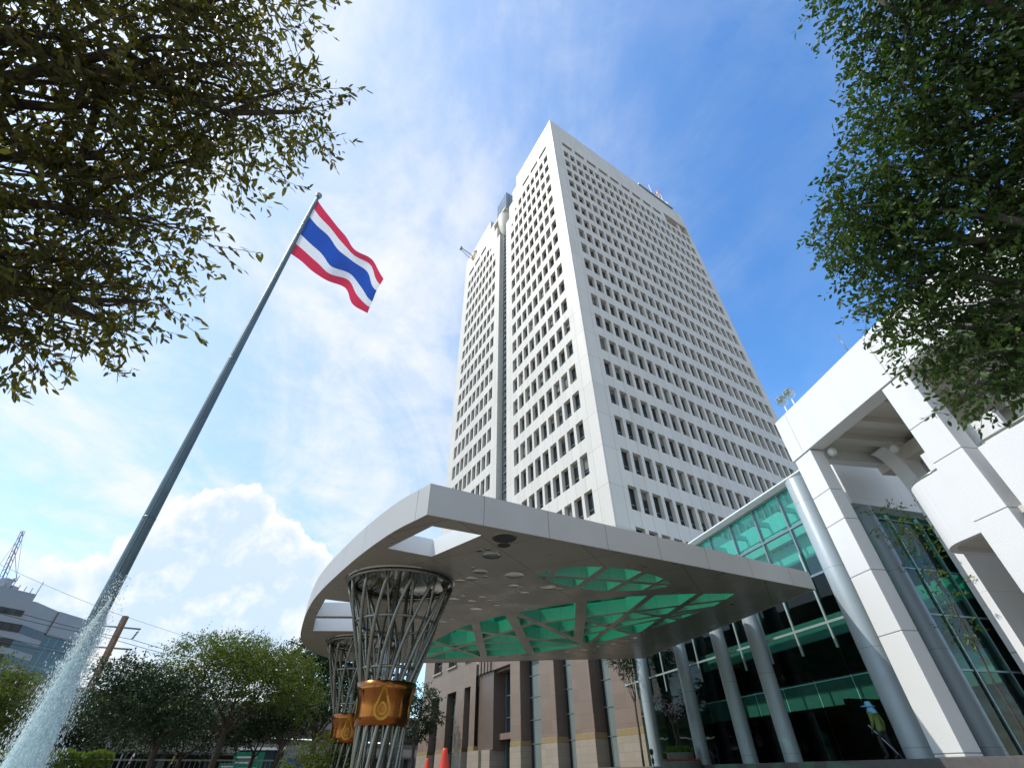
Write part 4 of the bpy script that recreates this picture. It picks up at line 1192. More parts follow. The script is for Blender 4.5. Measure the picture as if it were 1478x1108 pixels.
def tree(name, label, group, trunk, fork, blobs, mat, bark, n_twigs, per, leaf, spread, aspect, r0, seed, six=False, twig=0, shell=.55, droop=-.25, cat='tree'):
    g = np.random.default_rng(seed)
    t = thing(name, label, cat, trunk, group)
    mb = MB()
    limb(mb, trunk, fork, r0, r0 * .72, seed, .012, 5)
    for i, b in enumerate(blobs):
        c = np.array(b[0]); s = np.array(fork) + (np.array(trunk) - np.array(fork)) * g.random() * .25
        p = limb(mb, s, c, r0 * .42, r0 * .10, seed * 31 + i, .10)
        for k in range(4):
            q = g.normal(size=3); q /= np.linalg.norm(q); q[2] = abs(q[2]) * .3
            limb(mb, p[4 + (k % 3)], c + q * b[1] * .75, r0 * .12, r0 * .03, seed * 57 + i * 9 + k, .10, 4)
    base, out, pos, d, size = foliage(blobs, n_twigs, per, leaf, spread, g, shell, 1.0, droop)
    if twig:
        for p, q in zip(base[::twig], out[::twig]):
            mb.tube([p - q * spread * .5, p + q * spread], [leaf * .045, leaf * .02], 3, cap=False)
    mb.build('trunk', bark, t, fix=False)
    leaves_mesh('crown', pos, d, size, aspect, mat, t, six, seed=seed + 1)
    return t
def ray3(v, d): return tuple(np.array(v) / np.linalg.norm(v) * d + np.array([0, 0, HC]))
# near crowns: left tree overhangs from a trunk beyond the left edge of the view
def blobs_of(lst): return [(ray3(v, d), r_) for v, d, r_ in lst]
LB = blobs_of([((-.385, .13, .92), 7.8, .72), ((-.40, .225, .89), 7.6, .62), ((-.365, .295, .885), 7.4, .38), ((-.44, .27, .86), 7.5, .75), ((-.53, .20, .83), 7.2, .95), ((-.50, .33, .80), 7.3, .62),
               ((-.62, .20, .76), 7.2, 1.05), ((-.62, .30, .72), 7.0, .85), ((-.60, .40, .69), 6.8, .62), ((-.66, .42, .62), 6.8, .75), ((-.675, .49, .57), 6.7, .46), ((-.735, .40, .56), 6.8, .78),
               ((-.72, .32, .62), 7.0, .95), ((-.80, .34, .52), 7.2, .9), ((-.72, .10, .69), 7.4, 1.4), ((-.55, .05, .83), 7.8, 1.3), ((-.86, .2, .5), 8.0, 1.6), ((-.90, .0, .62), 8.2, 1.8), ((-.72, -.2, .7), 8.6, 1.7), ((-.61, .49, .61), 6.7, .30), ((-.73, .46, .51), 6.7, .42)])
tree('broadleaf_tree', 'near tree with long glossy leaves overhanging the upper left corner', None, (-9.3, 1.2, 0), (-7.0, 1.4, 3.4), LB, M['leaf_near'], M['bark'], 4300, 9, .122, .40, .34, .26, 5, six=True, twig=2, shell=.6)
RB = blobs_of([((.515, .13, .855), 11.0, .68), ((.57, .17, .81), 10.8, .72), ((.59, .255, .77), 10.6, .58), ((.62, .20, .76), 10.8, 1.1), ((.615, .33, .725), 10.4, .85), ((.585, .385, .71), 10.2, .55), ((.575, .43, .69), 10.0, .48),
               ((.63, .42, .655), 10.0, .75), ((.645, .475, .60), 9.8, .60), ((.675, .50, .54), 9.7, .62), ((.72, .50, .475), 9.6, .58), ((.715, .545, .435), 9.5, .34), ((.69, .36, .63), 10.6, 1.1), ((.74, .42, .53), 10.2, .95), ((.78, .45, .44), 10.0, .7), ((.70, .22, .68), 11.2, 1.3), ((.60, .05, .80), 11.4, 1.4), ((.80, .30, .52), 11.2, 1.5), ((.75, .1, .65), 12, 1.7), ((.86, .25, .42), 12.0, 1.4)])
tree('hanging_tree', 'near tree with small dark leaves hanging over the upper right corner', None, (11.3, 3.2, 0), (10.2, 3.6, 4.6), RB, M['leaf_right'], M['barkgrey'], 8800, 9, .105, .40, .46, .30, 6, six=True, twig=3, shell=.5, droop=-.35)

# garden trees along the street
def at_az(az, d, z=0): return (d * math.sin(R(az)), d * math.cos(R(az)), z)
def crown(az, d, specs):
    """specs: (d azimuth deg, d depth, z centre, radius, flatten)"""
    return [(at_az(az + a, d + dd, z), r_, f) for a, dd, z, r_, f in specs]
tree('rain_tree', 'broad feathery rain tree left of the canopy with its trunk beside the green signs', 'rain trees along the street', at_az(-27.3, 42), at_az(-27.0, 42, 3.0),
     crown(-28.4, 42, [(-4.6, 1, 5.2, 1.9, .5), (-2.6, -1, 6.6, 2.1, .45), (.2, 0, 7.2, 2.3, .42), (2.6, 1, 6.9, 2.2, .42), (4.9, 0, 6.3, 2.1, .45), (6.6, 1, 5.3, 1.6, .5), (-1.0, 2, 5.4, 2.3, .5), (3.4, -2, 5.1, 2.1, .5), (1.2, -2, 6.1, 1.9, .5), (-6.4, 1, 4.3, 1.5, .5), (7.2, -1, 4.2, 1.4, .6)]), M['leaf_rain'], M['bark'], 4600, 9, .165, .75, .5, .22, 21, shell=.65, droop=.02)
tree('rain_tree', 'darker low-branched rain tree just right of the fountain jet', 'rain trees along the street', at_az(-31.8, 39), at_az(-31.9, 39, 2.0),
     crown(-33.6, 39, [(-2.7, 0, 5.0, 1.5, .5), (-1.0, 0, 4.5, 1.6, .5), (1.2, 1, 4.2, 1.8, .5), (-3.4, 0, 3.4, 1.5, .55), (-.8, -1, 3.2, 1.7, .6), (2.0, -1, 3.0, 1.6, .6), (3.8, 0, 3.6, 1.5, .6)]), M['leaf_dark'], M['bark'], 2600, 9, .17, .7, .5, .20, 22, shell=.6, droop=.0)
tree('rain_tree', 'bright green rain tree at the far left edge behind the fountain jet', 'rain trees along the street', at_az(-44.6, 36), at_az(-44.4, 36, 2.2),
     crown(-44.4, 36, [(-2.6, 0, 4.0, 1.5, .5), (-.3, 0, 4.0, 1.4, .5), (1.5, 0, 3.4, 1.3, .55), (-1.4, -1, 3.0, 1.6, .6), (1.0, 0, 2.6, 1.5, .6), (2.7, 1, 2.6, 1.1, .6), (-4.6, 0, 3.5, 1.7, .6), (-3.0, 0, 2.2, 1.6, .6), (.2, 0, 1.9, 1.5, .6)]), M['leaf_rain'], M['bark'], 2900, 9, .155, .7, .5, .20, 23, shell=.62, droop=.02)
tree('street_tree', 'dark shaded tree right behind the fountain jet', 'trees behind the fountain', at_az(-38.0, 47), at_az(-38.0, 47, 2.0),
     crown(-38.0, 47, [(-1.6, 0, 2.9, 1.8, .7), (.4, 0, 3.4, 1.8, .7), (2.0, 0, 2.6, 1.6, .7), (-3.4, 0, 2.4, 1.7, .7)]), M['leaf_dark'], M['bark'], 900, 8, .26, .7, .5, .2, 24, shell=.6)
tree('dark_tree', 'tall dense dark tree directly left of the canopy nose', 'dark trees left of the canopy', at_az(-19.3, 53), at_az(-19.2, 53, 3.2),
     crown(-20.2, 53, [(-1.6, 0, 9.3, 1.6, .8), (.4, 0, 9.4, 1.9, .8), (2.2, 0, 8.8, 1.8, .8), (-2.6, 0, 7.6, 1.8, .8), (.2, -1, 7.2, 2.1, .8), (2.6, 0, 6.6, 2.0, .8), (-1.8, 0, 5.6, 1.7, .8), (4.6, 0, 7.6, 1.9, .8), (4.8, 0, 5.2, 1.7, .8), (7.4, 0, 6.0, 1.8, .8)]), M['leaf_dark'], M['bark'], 2200, 9, .30, .7, .5, .28, 25, shell=.6)
tree('dark_tree', 'dark twisted tree between the rain tree and the lattice columns', 'dark trees left of the canopy', at_az(-22.3, 47), at_az(-22.0, 47, 2.4),
     crown(-22.6, 47, [(-1.8, 0, 4.6, 1.4, .7), (.6, 0, 5.0, 1.3, .7), (2.4, 0, 4.2, 1.2, .7), (-3.2, 0, 3.6, 1.3, .7), (-.6, 0, 3.7, 1.3, .7), (4.2, 0, 5.0, 1.2, .7)]), M['leaf_dark'], M['bark'], 800, 8, .26, .6, .5, .24, 26, shell=.6)
tree('shrub', 'yellow-green bushy shrub at the foot of the far lattice column', None, at_az(-19.3, 31), at_az(-19.3, 31, .5),
     crown(-19.3, 31, [(-1.2, 0, 1.0, .75, .9), (.3, 0, 1.25, .8, .9), (1.7, 0, 1.35, .8, .9), (3.0, 0, 1.0, .8, .9), (1.0, 0, .6, .9, .8)]), M['leaf_rain'], M['bark'], 700, 8, .12, .3, .5, .08, 27, shell=.6, cat='shrub')
tree('garden_tree', 'green tree in the gap between lattice column and granite block', None, at_az(-10.0, 74), at_az(-10.0, 74, 3.5),
     crown(-9.8, 74, [(0, 0, 8.2, 2.0, .7), (-1.6, 0, 7.0, 1.9, .7), (1.0, 0, 6.2, 1.8, .7), (-2.6, 0, 5.4, 1.8, .7), (0, 0, 5.0, 1.8, .7)]), M['leaf_dark'], M['bark'], 800, 8, .32, .8, .5, .25, 28, shell=.6)
tree('potted_tree', 'small leafy tree in front of the granite pier beside the leftmost blue column', None, at_az(12.1, 39.0, .65), at_az(12.2, 39.0, 4.5),
     crown(12.0, 39.0, [(-.3, 0, 6.3, .75, .9), (-1.0, 0, 6.8, .7, .9), (.4, 0, 6.9, .8, .9), (-.1, 0, 5.8, .5, .9), (.1, 0, 7.5, .9, .9)]), M['leaf_dark'], M['bark'], 420, 8, .16, .35, .34, .08, 29, shell=.6, six=True)
tree('climbing_tree', 'slender pale-leaved tree in front of the lobby glass between the white columns', None, at_az(41.4, 24.4, .65), at_az(41.6, 24.4, 5.0),
     crown(41.6, 24.4, [(-.8, 0, 8.4, .7, 1.0), (.3, 0, 7.6, .65, 1.0), (-.2, 0, 6.6, .5, 1.0), (.4, 0, 5.4, .55, 1.0), (-.3, 0, 4.2, .45, 1.0)]), M['leaf_shrub'], M['bark'], 120, 8, .14, .4, .34, .035, 30, shell=.6, six=True)

tree('street_tree', 'dark low tree filling the gap under the rain tree crown', 'trees behind the fountain', at_az(-29.8, 49), at_az(-29.8, 49, 1.6),
     crown(-29.6, 49, [(-3.0, 0, 2.8, 1.6, .7), (-.6, 0, 3.3, 1.7, .7), (2.0, 0, 3.0, 1.6, .7), (4.2, 0, 3.5, 1.6, .7)]), M['leaf_dark'], M['bark'], 1300, 8, .19, .7, .5, .18, 34, shell=.6)
tree('street_tree', 'dark spreading tree right of the rain tree trunk', 'trees behind the fountain', at_az(-24.2, 50), at_az(-24.2, 50, 1.8),
     crown(-24.2, 50, [(-1.6, 0, 3.4, 1.5, .7), (.4, 0, 3.9, 1.6, .7), (2.4, 0, 3.6, 1.4, .7)]), M['leaf_dark'], M['bark'], 1100, 8, .19, .7, .5, .18, 35, shell=.6)
# ------------------------------------------------------------------ flagpole, flag, fountain
fp = thing('flagpole', 'tall tapering steel flagpole rising beside the fountain jet', 'flagpole', (-9.66, 11.47, 0))
mb = MB(); zs_ = [0, 4, 8, 12, 16, 20, 22.75]
mb.tube([(-9.66 - .11 * z / 22.7, 11.47 - .09 * z / 22.7, z) for z in zs_], [.178 - .095 * z / 22.7 for z in zs_], 20)
mb.build('pole', M['pole'], fp)
for z in (5.6, 11.4, 17.0):
    mb = MB(); mb.tube([(-9.66 - .11 * z / 22.7, 11.47 - .09 * z / 22.7, z), (-9.66 - .11 * z / 22.7, 11.47 - .09 * z / 22.7, z + .05)], .181 - .095 * z / 22.7, 20); mb.build('weld_collar', M['pole'], fp)
mb = MB(); mb.lathe([(.085, 0), (.12, .02), (.12, .08), (.15, .14), (.15, .24), (.10, .32), (.01, .36)], (-9.77, 11.38, 22.74), 16); mb.build('finial', M['steel'], fp)
mb = MB(); mb.tube([(-9.60, 11.30, .9), (-9.70, 11.27, 22.5)], .012, 4, cap=False); mb.build('halyard', M['frame'], fp)
def flag_mat(name, c):
    m, nt, b = new_mat(name)
    wv = noise(nt, geo_pos(nt), 90, 2)
    nt.links.new(mixc(nt, wv, c, tuple(x * .9 for x in c)), b.inputs['Base Color']); b.inputs['Roughness'].default_value = .75
    tl = N(nt, 'ShaderNodeBsdfTranslucent'); tl.inputs[0].default_value = rgb(c)
    mx = N(nt, 'ShaderNodeMixShader'); mx.inputs[0].default_value = .38
    nt.links.new(b.outputs[0], mx.inputs[1]); nt.links.new(tl.outputs[0], mx.inputs[2]); nt.links.new(mx.outputs[0], nt.nodes['Material Output'].inputs[0])
    return m
FR, FW, FB = flag_mat('flag_red', (.68, .035, .085)), flag_mat('flag_white', (.85, .85, .87)), flag_mat('flag_blue', (.02, .085, .42))
def make_flag(name, label, hoist_top, hoist_bot, fly_top, fly_bot, amp, nu=70, nv=36, cat='flag', seed=0, mats=None, stripes=None, group=None):
    ht, hb, ft, fb_ = [np.array(p, float) for p in (hoist_top, hoist_bot, fly_top, fly_bot)]
    nrm = np.cross(ft - ht, hb - ht); nrm /= np.linalg.norm(nrm)
    V, F, MI = [], [], []
    for i in range(nu + 1):
        u = i / nu
        for j in range(nv + 1):
            v = j / nv
            p = (ht * (1 - u) + ft * u) * (1 - v) + (hb * (1 - u) + fb_ * u) * v
            a = amp * min(1, u * 2.2 + .04)
            w = math.sin(u * 13 + v * 2.6 + seed) * .55 + math.sin(u * 22 - v * 4.2 + 1.3) * .22 + math.sin(v * 9 + u * 5) * .16 + math.sin(u * 6 + v * 1.2) * .5
            p = p + nrm * a * w
            p[2] += amp * .50 * math.sin(u * 11 + v * 1.5) * u * (.4 + .6 * v) - .30 * math.sin(math.pi * u) * amp * 2 * (1 - v)
            V.append(tuple(p))
    for i in range(nu):
        for j in range(nv):
            a = i * (nv + 1) + j
            F.append((a, a + 1, a + nv + 2, a + nv + 1)); v = (j + .5) / nv * 6
            MI.append(0 if v < 1 or v > 5 else 1 if v < 2 or v > 4 else 2)
    mb = MB(); mb.v = V
    for f, m in zip(F, MI): mb.f.append(list(f)); mb.m.append(m if stripes is None else 0); mb.sm.append(True)
    o = mb.build(name, mats or [FR, FW, FB]); tag(o, label, cat, group)
    return o
HTp = np.array((-9.70, 11.36, 22.42)); HBp = np.array((-9.64, 11.40, 17.80))
make_flag('flag', 'large red, white and blue striped flag flying from the tall pole', HTp, HBp, HTp + (2.52, 4.26, -.75), HBp + (2.72, 3.1, -.35), .21, 84, 48, seed=.6)
# the jet
WAT, nt_, b_ = new_mat('aerated_water')
b_.inputs['Base Color'].default_value = (.92, .98, .985, 1); b_.inputs['Roughness'].default_value = .45; b_.inputs['Specular IOR Level'].default_value = .25
tl = N(nt_, 'ShaderNodeBsdfTranslucent'); tl.inputs[0].default_value = (.88, .98, .99, 1)
mx = N(nt_, 'ShaderNodeMixShader'); mx.inputs[0].default_value = .45
nt_.links.new(b_.outputs[0], mx.inputs[1]); nt_.links.new(tl.outputs[0], mx.inputs[2]); nt_.links.new(mx.outputs[0], nt_.nodes['Material Output'].inputs[0])
MIST = bpy.data.materials.new('streaky_water_film'); MIST.use_nodes = True; nt_ = MIST.node_tree
for n_ in list(nt_.nodes): nt_.nodes.remove(n_)
df = N(nt_, 'ShaderNodeBsdfDiffuse'); df.inputs[0].default_value = (.80, .95, .97, 1)
tl = N(nt_, 'ShaderNodeBsdfTranslucent'); tl.inputs[0].default_value = (.82, .96, .98, 1)
m1 = N(nt_, 'ShaderNodeMixShader'); m1.inputs[0].default_value = .5; nt_.links.new(df.outputs[0], m1.inputs[1]); nt_.links.new(tl.outputs[0], m1.inputs[2])
mp_ = N(nt_, 'ShaderNodeMapping'); mp_.inputs['Scale'].default_value = (34, 34, 5.5); nt_.links.new(geo_pos(nt_), mp_.inputs[0])
nz_ = noise(nt_, mp_.outputs[0], 1.0, 6, .68)
tp_ = N(nt_, 'ShaderNodeBsdfTransparent'); m2_ = N(nt_, 'ShaderNodeMixShader')
nt_.links.new(ramp(nt_, nz_, [(.40, 0.), (.62, .92)]), m2_.inputs[0]); nt_.links.new(tp_.outputs[0], m2_.inputs[1]); nt_.links.new(m1.outputs[0], m2_.inputs[2])
mo_ = N(nt_, 'ShaderNodeOutputMaterial'); nt_.links.new(m2_.outputs[0], mo_.inputs[0])
JX, JY = at_az(-39.9, 8.0)[:2]
jet = thing('fountain_jet', 'foaming pale turquoise fountain jet shooting up in front of the flagpole', 'fountain', (JX, JY, 0))
def drops(name, n, fx, size, mat, seed, stretch=2.2):
    g = np.random.default_rng(seed)
    P_ = fx(g, n)
    s = size(g, n)
    o = np.array([(1, 0, 0), (0, 1, 0), (-1, 0, 0), (0, -1, 0), (0, 0, stretch), (0, 0, -stretch)], float)
    V = P_[:, None, :] + o[None] * s[:, None, None] * (.7 + .6 * g.random((n, 6, 1)))
    F = np.array([(0, 1, 4), (1, 2, 4), (2, 3, 4), (3, 0, 4), (1, 0, 5), (2, 1, 5), (3, 2, 5), (0, 3, 5)])
    F = (F[None] + (np.arange(n) * 6)[:, None, None]).reshape(-1, 3)
    V = V.reshape(-1, 3) - np.array(ORG[jet.name])
    me = bpy.data.meshes.new(name); me.vertices.add(len(V)); me.vertices.foreach_set('co', V.ravel())
    me.loops.add(F.size); me.loops.foreach_set('vertex_index', F.ravel()); me.polygons.add(len(F)); me.polygons.foreach_set('loop_start', np.arange(len(F)) * 3)
    me.polygons.foreach_set('use_smooth', [True] * len(F))
    me.update(calc_edges=True); me.materials.append(mat)
    ob = link_mesh(name, me, jet); ob['kind'] = 'stuff'
    return ob
def core(g, n):
    z = .1 + 2.0 * g.random(n) ** .9
    r_ = .15 * (1 - np.clip(z / 2.05, 0, 1) ** 2.2) ** .8 * np.abs(g.normal(size=n)) ** .8 + .012
    a = g.random(n) * 2 * np.pi
    return np.stack([JX + r_ * np.cos(a), JY + r_ * np.sin(a), z], 1)
def spray(g, n):
    z = .1 + 2.3 * g.random(n) ** 1.2
    r_ = (.05 + .19 * (1 - z / 2.5)) * (.55 + .75 * np.abs(g.normal(size=n)))
    a = g.random(n) * 2 * np.pi
    k = np.floor(g.random(n) * 60); cl = np.stack([np.sin(k * 12.9), np.cos(k * 7.3), np.sin(k * 3.1)], 1) * .03
    return np.stack([JX + r_ * np.cos(a), JY + r_ * np.sin(a), z], 1) + cl
drops('water_core', 20000, core, lambda g, n: (.0022 + .0030 * g.random(n) ** 2), WAT, 1, 3.6)
drops('water_spray', 8500, spray, lambda g, n: .0014 + .0062 * g.random(n) ** 7, WAT, 2, 1.6)
mb = MB()
for rr_, top_ in ((.055, 2.15), (.10, 2.0), (.145, 1.8), (.19, 1.5)):
    zz_ = np.linspace(.1, top_, 16)
    mb.tube([(JX + .012 * math.sin(z * 9 + rr_ * 50), JY + .012 * math.cos(z * 7), z) for z in zz_], [rr_ * max(.12, (1 - (z / (top_ + .15)) ** 2.0)) ** .8 for z in zz_], 20, cap=False)
mb.build('water_column', MIST, jet, fix=False)
mb = MB(); mb.lathe([(.16, 0), (.16, .06), (.09, .1), (.07, .16), (.05, .16)], (JX, JY, 0), 16); mb.build('nozzle', M['steel'], jet)

# ------------------------------------------------------------------ cones
def cone(x, y, label):
    t = thing('traffic_cone', label, 'traffic cone', (x, y, .004), 'orange cones on the drive')
    mb = MB(); mb.lathe([(.20, .035), (.185, .05), (.155, .2), (.085, .52), (.048, .70), (.042, .745), (.026, .755), (.02, .75)], (x, y, .004), 28); mb.build('cone_body', M['orange'], t)
    mb = MB(); mb.box(x - .22, x + .22, y - .22, y + .22, .006, .04); mb.build('base', M['orange'], t, bevel=.012)
cone(*at_az(-6.95, 10.6)[:2], 'larger orange traffic cone, nearer to the camera')
cone(*at_az(-8.55, 17.5)[:2], 'smaller orange traffic cone, farther off beside the lattice column')

# ------------------------------------------------------------------ planter by the lobby
pc = at_az(15.6, 33.0)
pl = thing('planter', 'two-tier round grey planter between the lobby columns', 'planter', (pc[0], pc[1], 0))
M['ribbed'] = surface('ribbed_grey_planter', (.17, .165, .16), .6, var=.15, joints=(.09, 0, .012), jcol=.5)
mb = MB(); mb.lathe([(.95, 0), (1.0, .75), (1.02, .80), (.95, .80), (.93, .70), (.05, .70)], (pc[0], pc[1], 0), 36); mb.build('lower_tier', M['ribbed'], pl)
mb = MB(); mb.lathe([(.66, .71), (.72, 1.14), (.73, 1.17), (.67, 1.17), (.65, 1.10), (.04, 1.10)], (pc[0], pc[1], 0), 36); mb.build('upper_tier', M['ribbed'], pl)
def plant(name, label, c, r_, z0, h, n, leaf, asp, mat, seed, cat='plant', ringy=0.):
    t = thing(name, label, cat, (c[0], c[1], z0)); g = np.random.default_rng(seed)
    a = g.random(n) * 2 * np.pi; q = r_ * np.sqrt(ringy ** 2 + (1 - ringy ** 2) * g.random(n))
    pos = np.stack([c[0] + q * np.cos(a), c[1] + q * np.sin(a), z0 + h * .3 * g.random(n)], 1)
    d = np.stack([np.cos(a) * .4, np.sin(a) * .4, np.ones(n)], 1) + g.normal(size=(n, 3)) * .35
    leaves_mesh('leaves', pos, d, leaf * (.6 + .6 * g.random(n)), asp, mat, t, True, seed=seed)
    mb = MB()
    for i in range(0, n, 9): mb.tube([(pos[i][0], pos[i][1], z0), tuple(pos[i])], .006, 3, cap=False)
    mb.build('stems', M['bark'], t)
    return t
plant('bedding_plant', 'red-leaved bedding plants ringing the lower tier of the planter', pc, .93, .72, .16, 420, .16, .5, M['redleaf'], 41, ringy=.78)
plant('ornamental_grass', 'yellow-green tuft of grass in the upper tier of the planter', pc, .64, 1.12, .2, 520, .30, .22, M['leaf_shrub'], 42)
tp = (pc[0] - .05, pc[1])
ft_ = thing('flowering_tree', 'slim small tree with lilac blossoms standing in the planter', 'tree', (tp[0], tp[1], 1.1)); g = np.random.default_rng(43)
mb = MB(); tips = []
limb(mb, (tp[0], tp[1], 1.1), (tp[0] - .05, tp[1], 2.35), .06, .045, 3, .02)
for k in range(7):
    a = k * .9; e = (tp[0] - .05 + .75 * math.cos(a) * (.6 + .1 * k % .4), tp[1] + .5 * math.sin(a), 3.0 + .17 * (k % 5)); tips.append(e)
    limb(mb, (tp[0] - .05, tp[1], 2.3), e, .035, .012, 60 + k, .06)
mb.build('trunk', M['bark'], ft_)
pos = np.array([np.array(e) + g.normal(size=3) * .14 for e in tips for _ in range(34)]); leaves_mesh('blossom', pos, g.normal(size=pos.shape), .07 + .06 * g.random(len(pos)), .8, M['petal'], ft_, seed=44)
pos = np.array([np.array(e) + g.normal(size=3) * .17 - np.array((0, 0, .15)) for e in tips for _ in range(16)]); leaves_mesh('leaves', pos, g.normal(size=pos.shape), .10 + .06 * g.random(len(pos)), .4, M['leaf_dark'], ft_, seed=45)
lp = at_az(13.0, 36.2)
bl = thing('lamp_post', 'short black lamp standing at the foot of the leftmost blue column', 'lamp', (lp[0], lp[1], 0))
mb = MB(); mb.tube([(lp[0], lp[1], 0), (lp[0], lp[1], 1.15)], .035, 8); mb.build('post', M['frame'], bl)
mb = MB(); mb.lathe([(.04, 1.15), (.10, 1.22), (.12, 1.34), (.09, 1.42), (.01, 1.46)], (lp[0], lp[1], 0), 14); mb.box(lp[0] - .06, lp[0] + .06, lp[1] - .05, lp[1] + .05, .75, 1.0); mb.build('head', M['dark'], bl)
# ------------------------------------------------------------------ the street beyond
def pol(az, d, z=0): return at_az(az, d, z)
M['offwhite'] = surface('distant_pale_cladding', (.27, .30, .33), .6, var=.08, nscale=.15)
M['offdark'] = surface('distant_dark_glass', (.035, .05, .06), .12, var=.5, nscale=.15, joints=(1.5, 3.4, .09), jcol=.35)
M['offblue'] = surface('distant_blue_curtain_wall', (.05, .085, .10), .12, var=.35, nscale=.1, joints=(1.8, 3.6, .10), jcol=1.9)
ob = thing('office_block', 'distant pale office block with dark ribbon windows and a blue glass end', 'office block', pol(-45, 148))
pa, pb, pc_, pd_, pe_ = pol(-58, 136), pol(-44.6, 141), pol(-42.9, 147), pol(-40.75, 152), pol(-46, 190)
def wallstrip(mb, p, q, z0, z1, m=0, push=0.):
    d = Vector((q[0] - p[0], q[1] - p[1])); n = Vector((d.y, -d.x)).normalized() * push
    if n.dot(Vector((p[0], p[1]))) > 0: n = -n
    mb.quad((p[0] + n.x, p[1] + n.y, z0), (q[0] + n.x, q[1] + n.y, z0), (q[0] + n.x, q[1] + n.y, z1), (p[0] + n.x, p[1] + n.y, z1), m)
H1 = 28.2
mb = MB()
for p, q in ((pa, pb), (pb, pc_)): wallstrip(mb, p, q, 0, H1)
wallstrip(mb, pd_, pe_, 0, H1); mb.add([(*pa[:2], H1), (*pb[:2], H1), (*pc_[:2], H1), (*pd_[:2], H1), (*pe_[:2], H1)], [(0, 1, 2, 3, 4)])
mb.build('wall', M['offwhite'], ob, fix=False)
mb = MB(); wallstrip(mb, pc_, pd_, 0, H1 - 4.4); mb.build('glass_end', M['offblue'], ob, fix=False)
mb = MB(); wallstrip(mb, pc_, pd_, H1 - 4.4, H1, push=.35); wallstrip(mb, pc_, pd_, H1 - 4.6, H1 - 4.4, push=.2); mb.build('parapet', M['offwhite'], ob, fix=False)
for i, (zt, zb) in enumerate(((26.3, 25.2), (23.9, 22.5), (21.3, 19.9), (18.8, 17.4), (16.3, 14.9), (13.6, 12.2), (10.5, 9.0))):
    for p, q in ((pa, pb), (pb, pc_)):
        if i == 0 and p is pb: continue
        mb = MB(); qq = q if i else (pb[0] * .97 + pa[0] * .03, pb[1] * .97 + pa[1] * .03)
        wallstrip(mb, p, qq, zb, zt, push=.06); mb.build('ribbon_window', M['offdark'], ob, fix=False)
mb = MB(); pf, pg = pol(-58, 141), pol(-44.9, 150)
wallstrip(mb, pf, pg, H1, H1 + 3.2); mb.add([(*pf[:2], H1 + 3.2), (*pg[:2], H1 + 3.2), (*pol(-47, 175)[:2], H1 + 3.2)], [(0, 1, 2)]); mb.build('plant_screen', M['offwhite'], ob, fix=False)
mb = MB()
for i in range(13):
    a = -50 + i * .42; mb.tube([pol(a, 143 + i * .5, H1 + 3.0), pol(a, 143 + i * .5, H1 + 4.0 + (1.6 if i % 4 == 0 else 0))], .10, 4)
mb.build('roof_rail', M['frame'], ob)
ck = thing('tower_crane', 'luffing tower crane with raised lattice jib behind the distant office block', 'crane', pol(-47.5, 182))
M['crane'] = plain('crane_paint', (.30, .32, .36), .6)
def lattice(mb, a, b, w, n, r_):
    a, b = Vector(a), Vector(b); d = (b - a).normalized(); u = d.cross(Vector((0, 0, 1))); u = u.normalized() if u.length > .1 else Vector((1, 0, 0)); v = d.cross(u)
    for su, sv in ((1, 1), (1, -1), (-1, 1), (-1, -1)): mb.tube([a + (u * su + v * sv) * w, b + (u * su + v * sv) * w * .55], r_, 4)
    for i in range(n):
        p, q = a.lerp(b, i / n), a.lerp(b, (i + 1) / n); ww = w * (1 - .45 * i / n); s_ = 1 if i % 2 else -1
        mb.tube([p + (u + v) * ww * s_, q + (u - v) * ww * s_], r_ * .8, 4); mb.tube([p + (u - v) * ww, q - (u - v) * ww], r_ * .8, 4)
mb = MB(); lattice(mb, pol(-47.55, 182, 0), pol(-47.55, 182, 38), .9, 18, .16); mb.build('mast', M['crane'], ck)
mb = MB(); lattice(mb, pol(-47.4, 182, 38.2), pol(-48.25, 180, 52.0), .5, 18, .11); mb.build('jib', M['crane'], ck)
mb = MB(); lattice(mb, pol(-47.4, 182, 38.4), pol(-46.7, 183, 41.0), .5, 5, .15); mb.tube([pol(-46.7, 183, 41), pol(-47.9, 181, 47)], .07, 4); mb.tube([pol(-46.7, 183, 41), pol(-48.2, 180, 51.7)], .05, 4); c = pol(-46.85, 183, 37.6); mb.box(c[0] - 2.0, c[0] + 2.0, c[1] - 1, c[1] + 1, c[2], c[2] + 1.4); mb.build('counter_jib', M['crane'], ck)
mb = MB(); c = pol(-47.2, 181, 38.2); mb.box(c[0] - 1, c[0] + 1, c[1] - 1, c[1] + 1, c[2], c[2] + 2); mb.build('cab', M['crane'], ck)
mb = MB(); mb.tube([pol(-48.22, 180, 51.7), pol(-48.22, 180, 42)], .05, 4); mb.build('hoist_rope', M['crane'], ck)
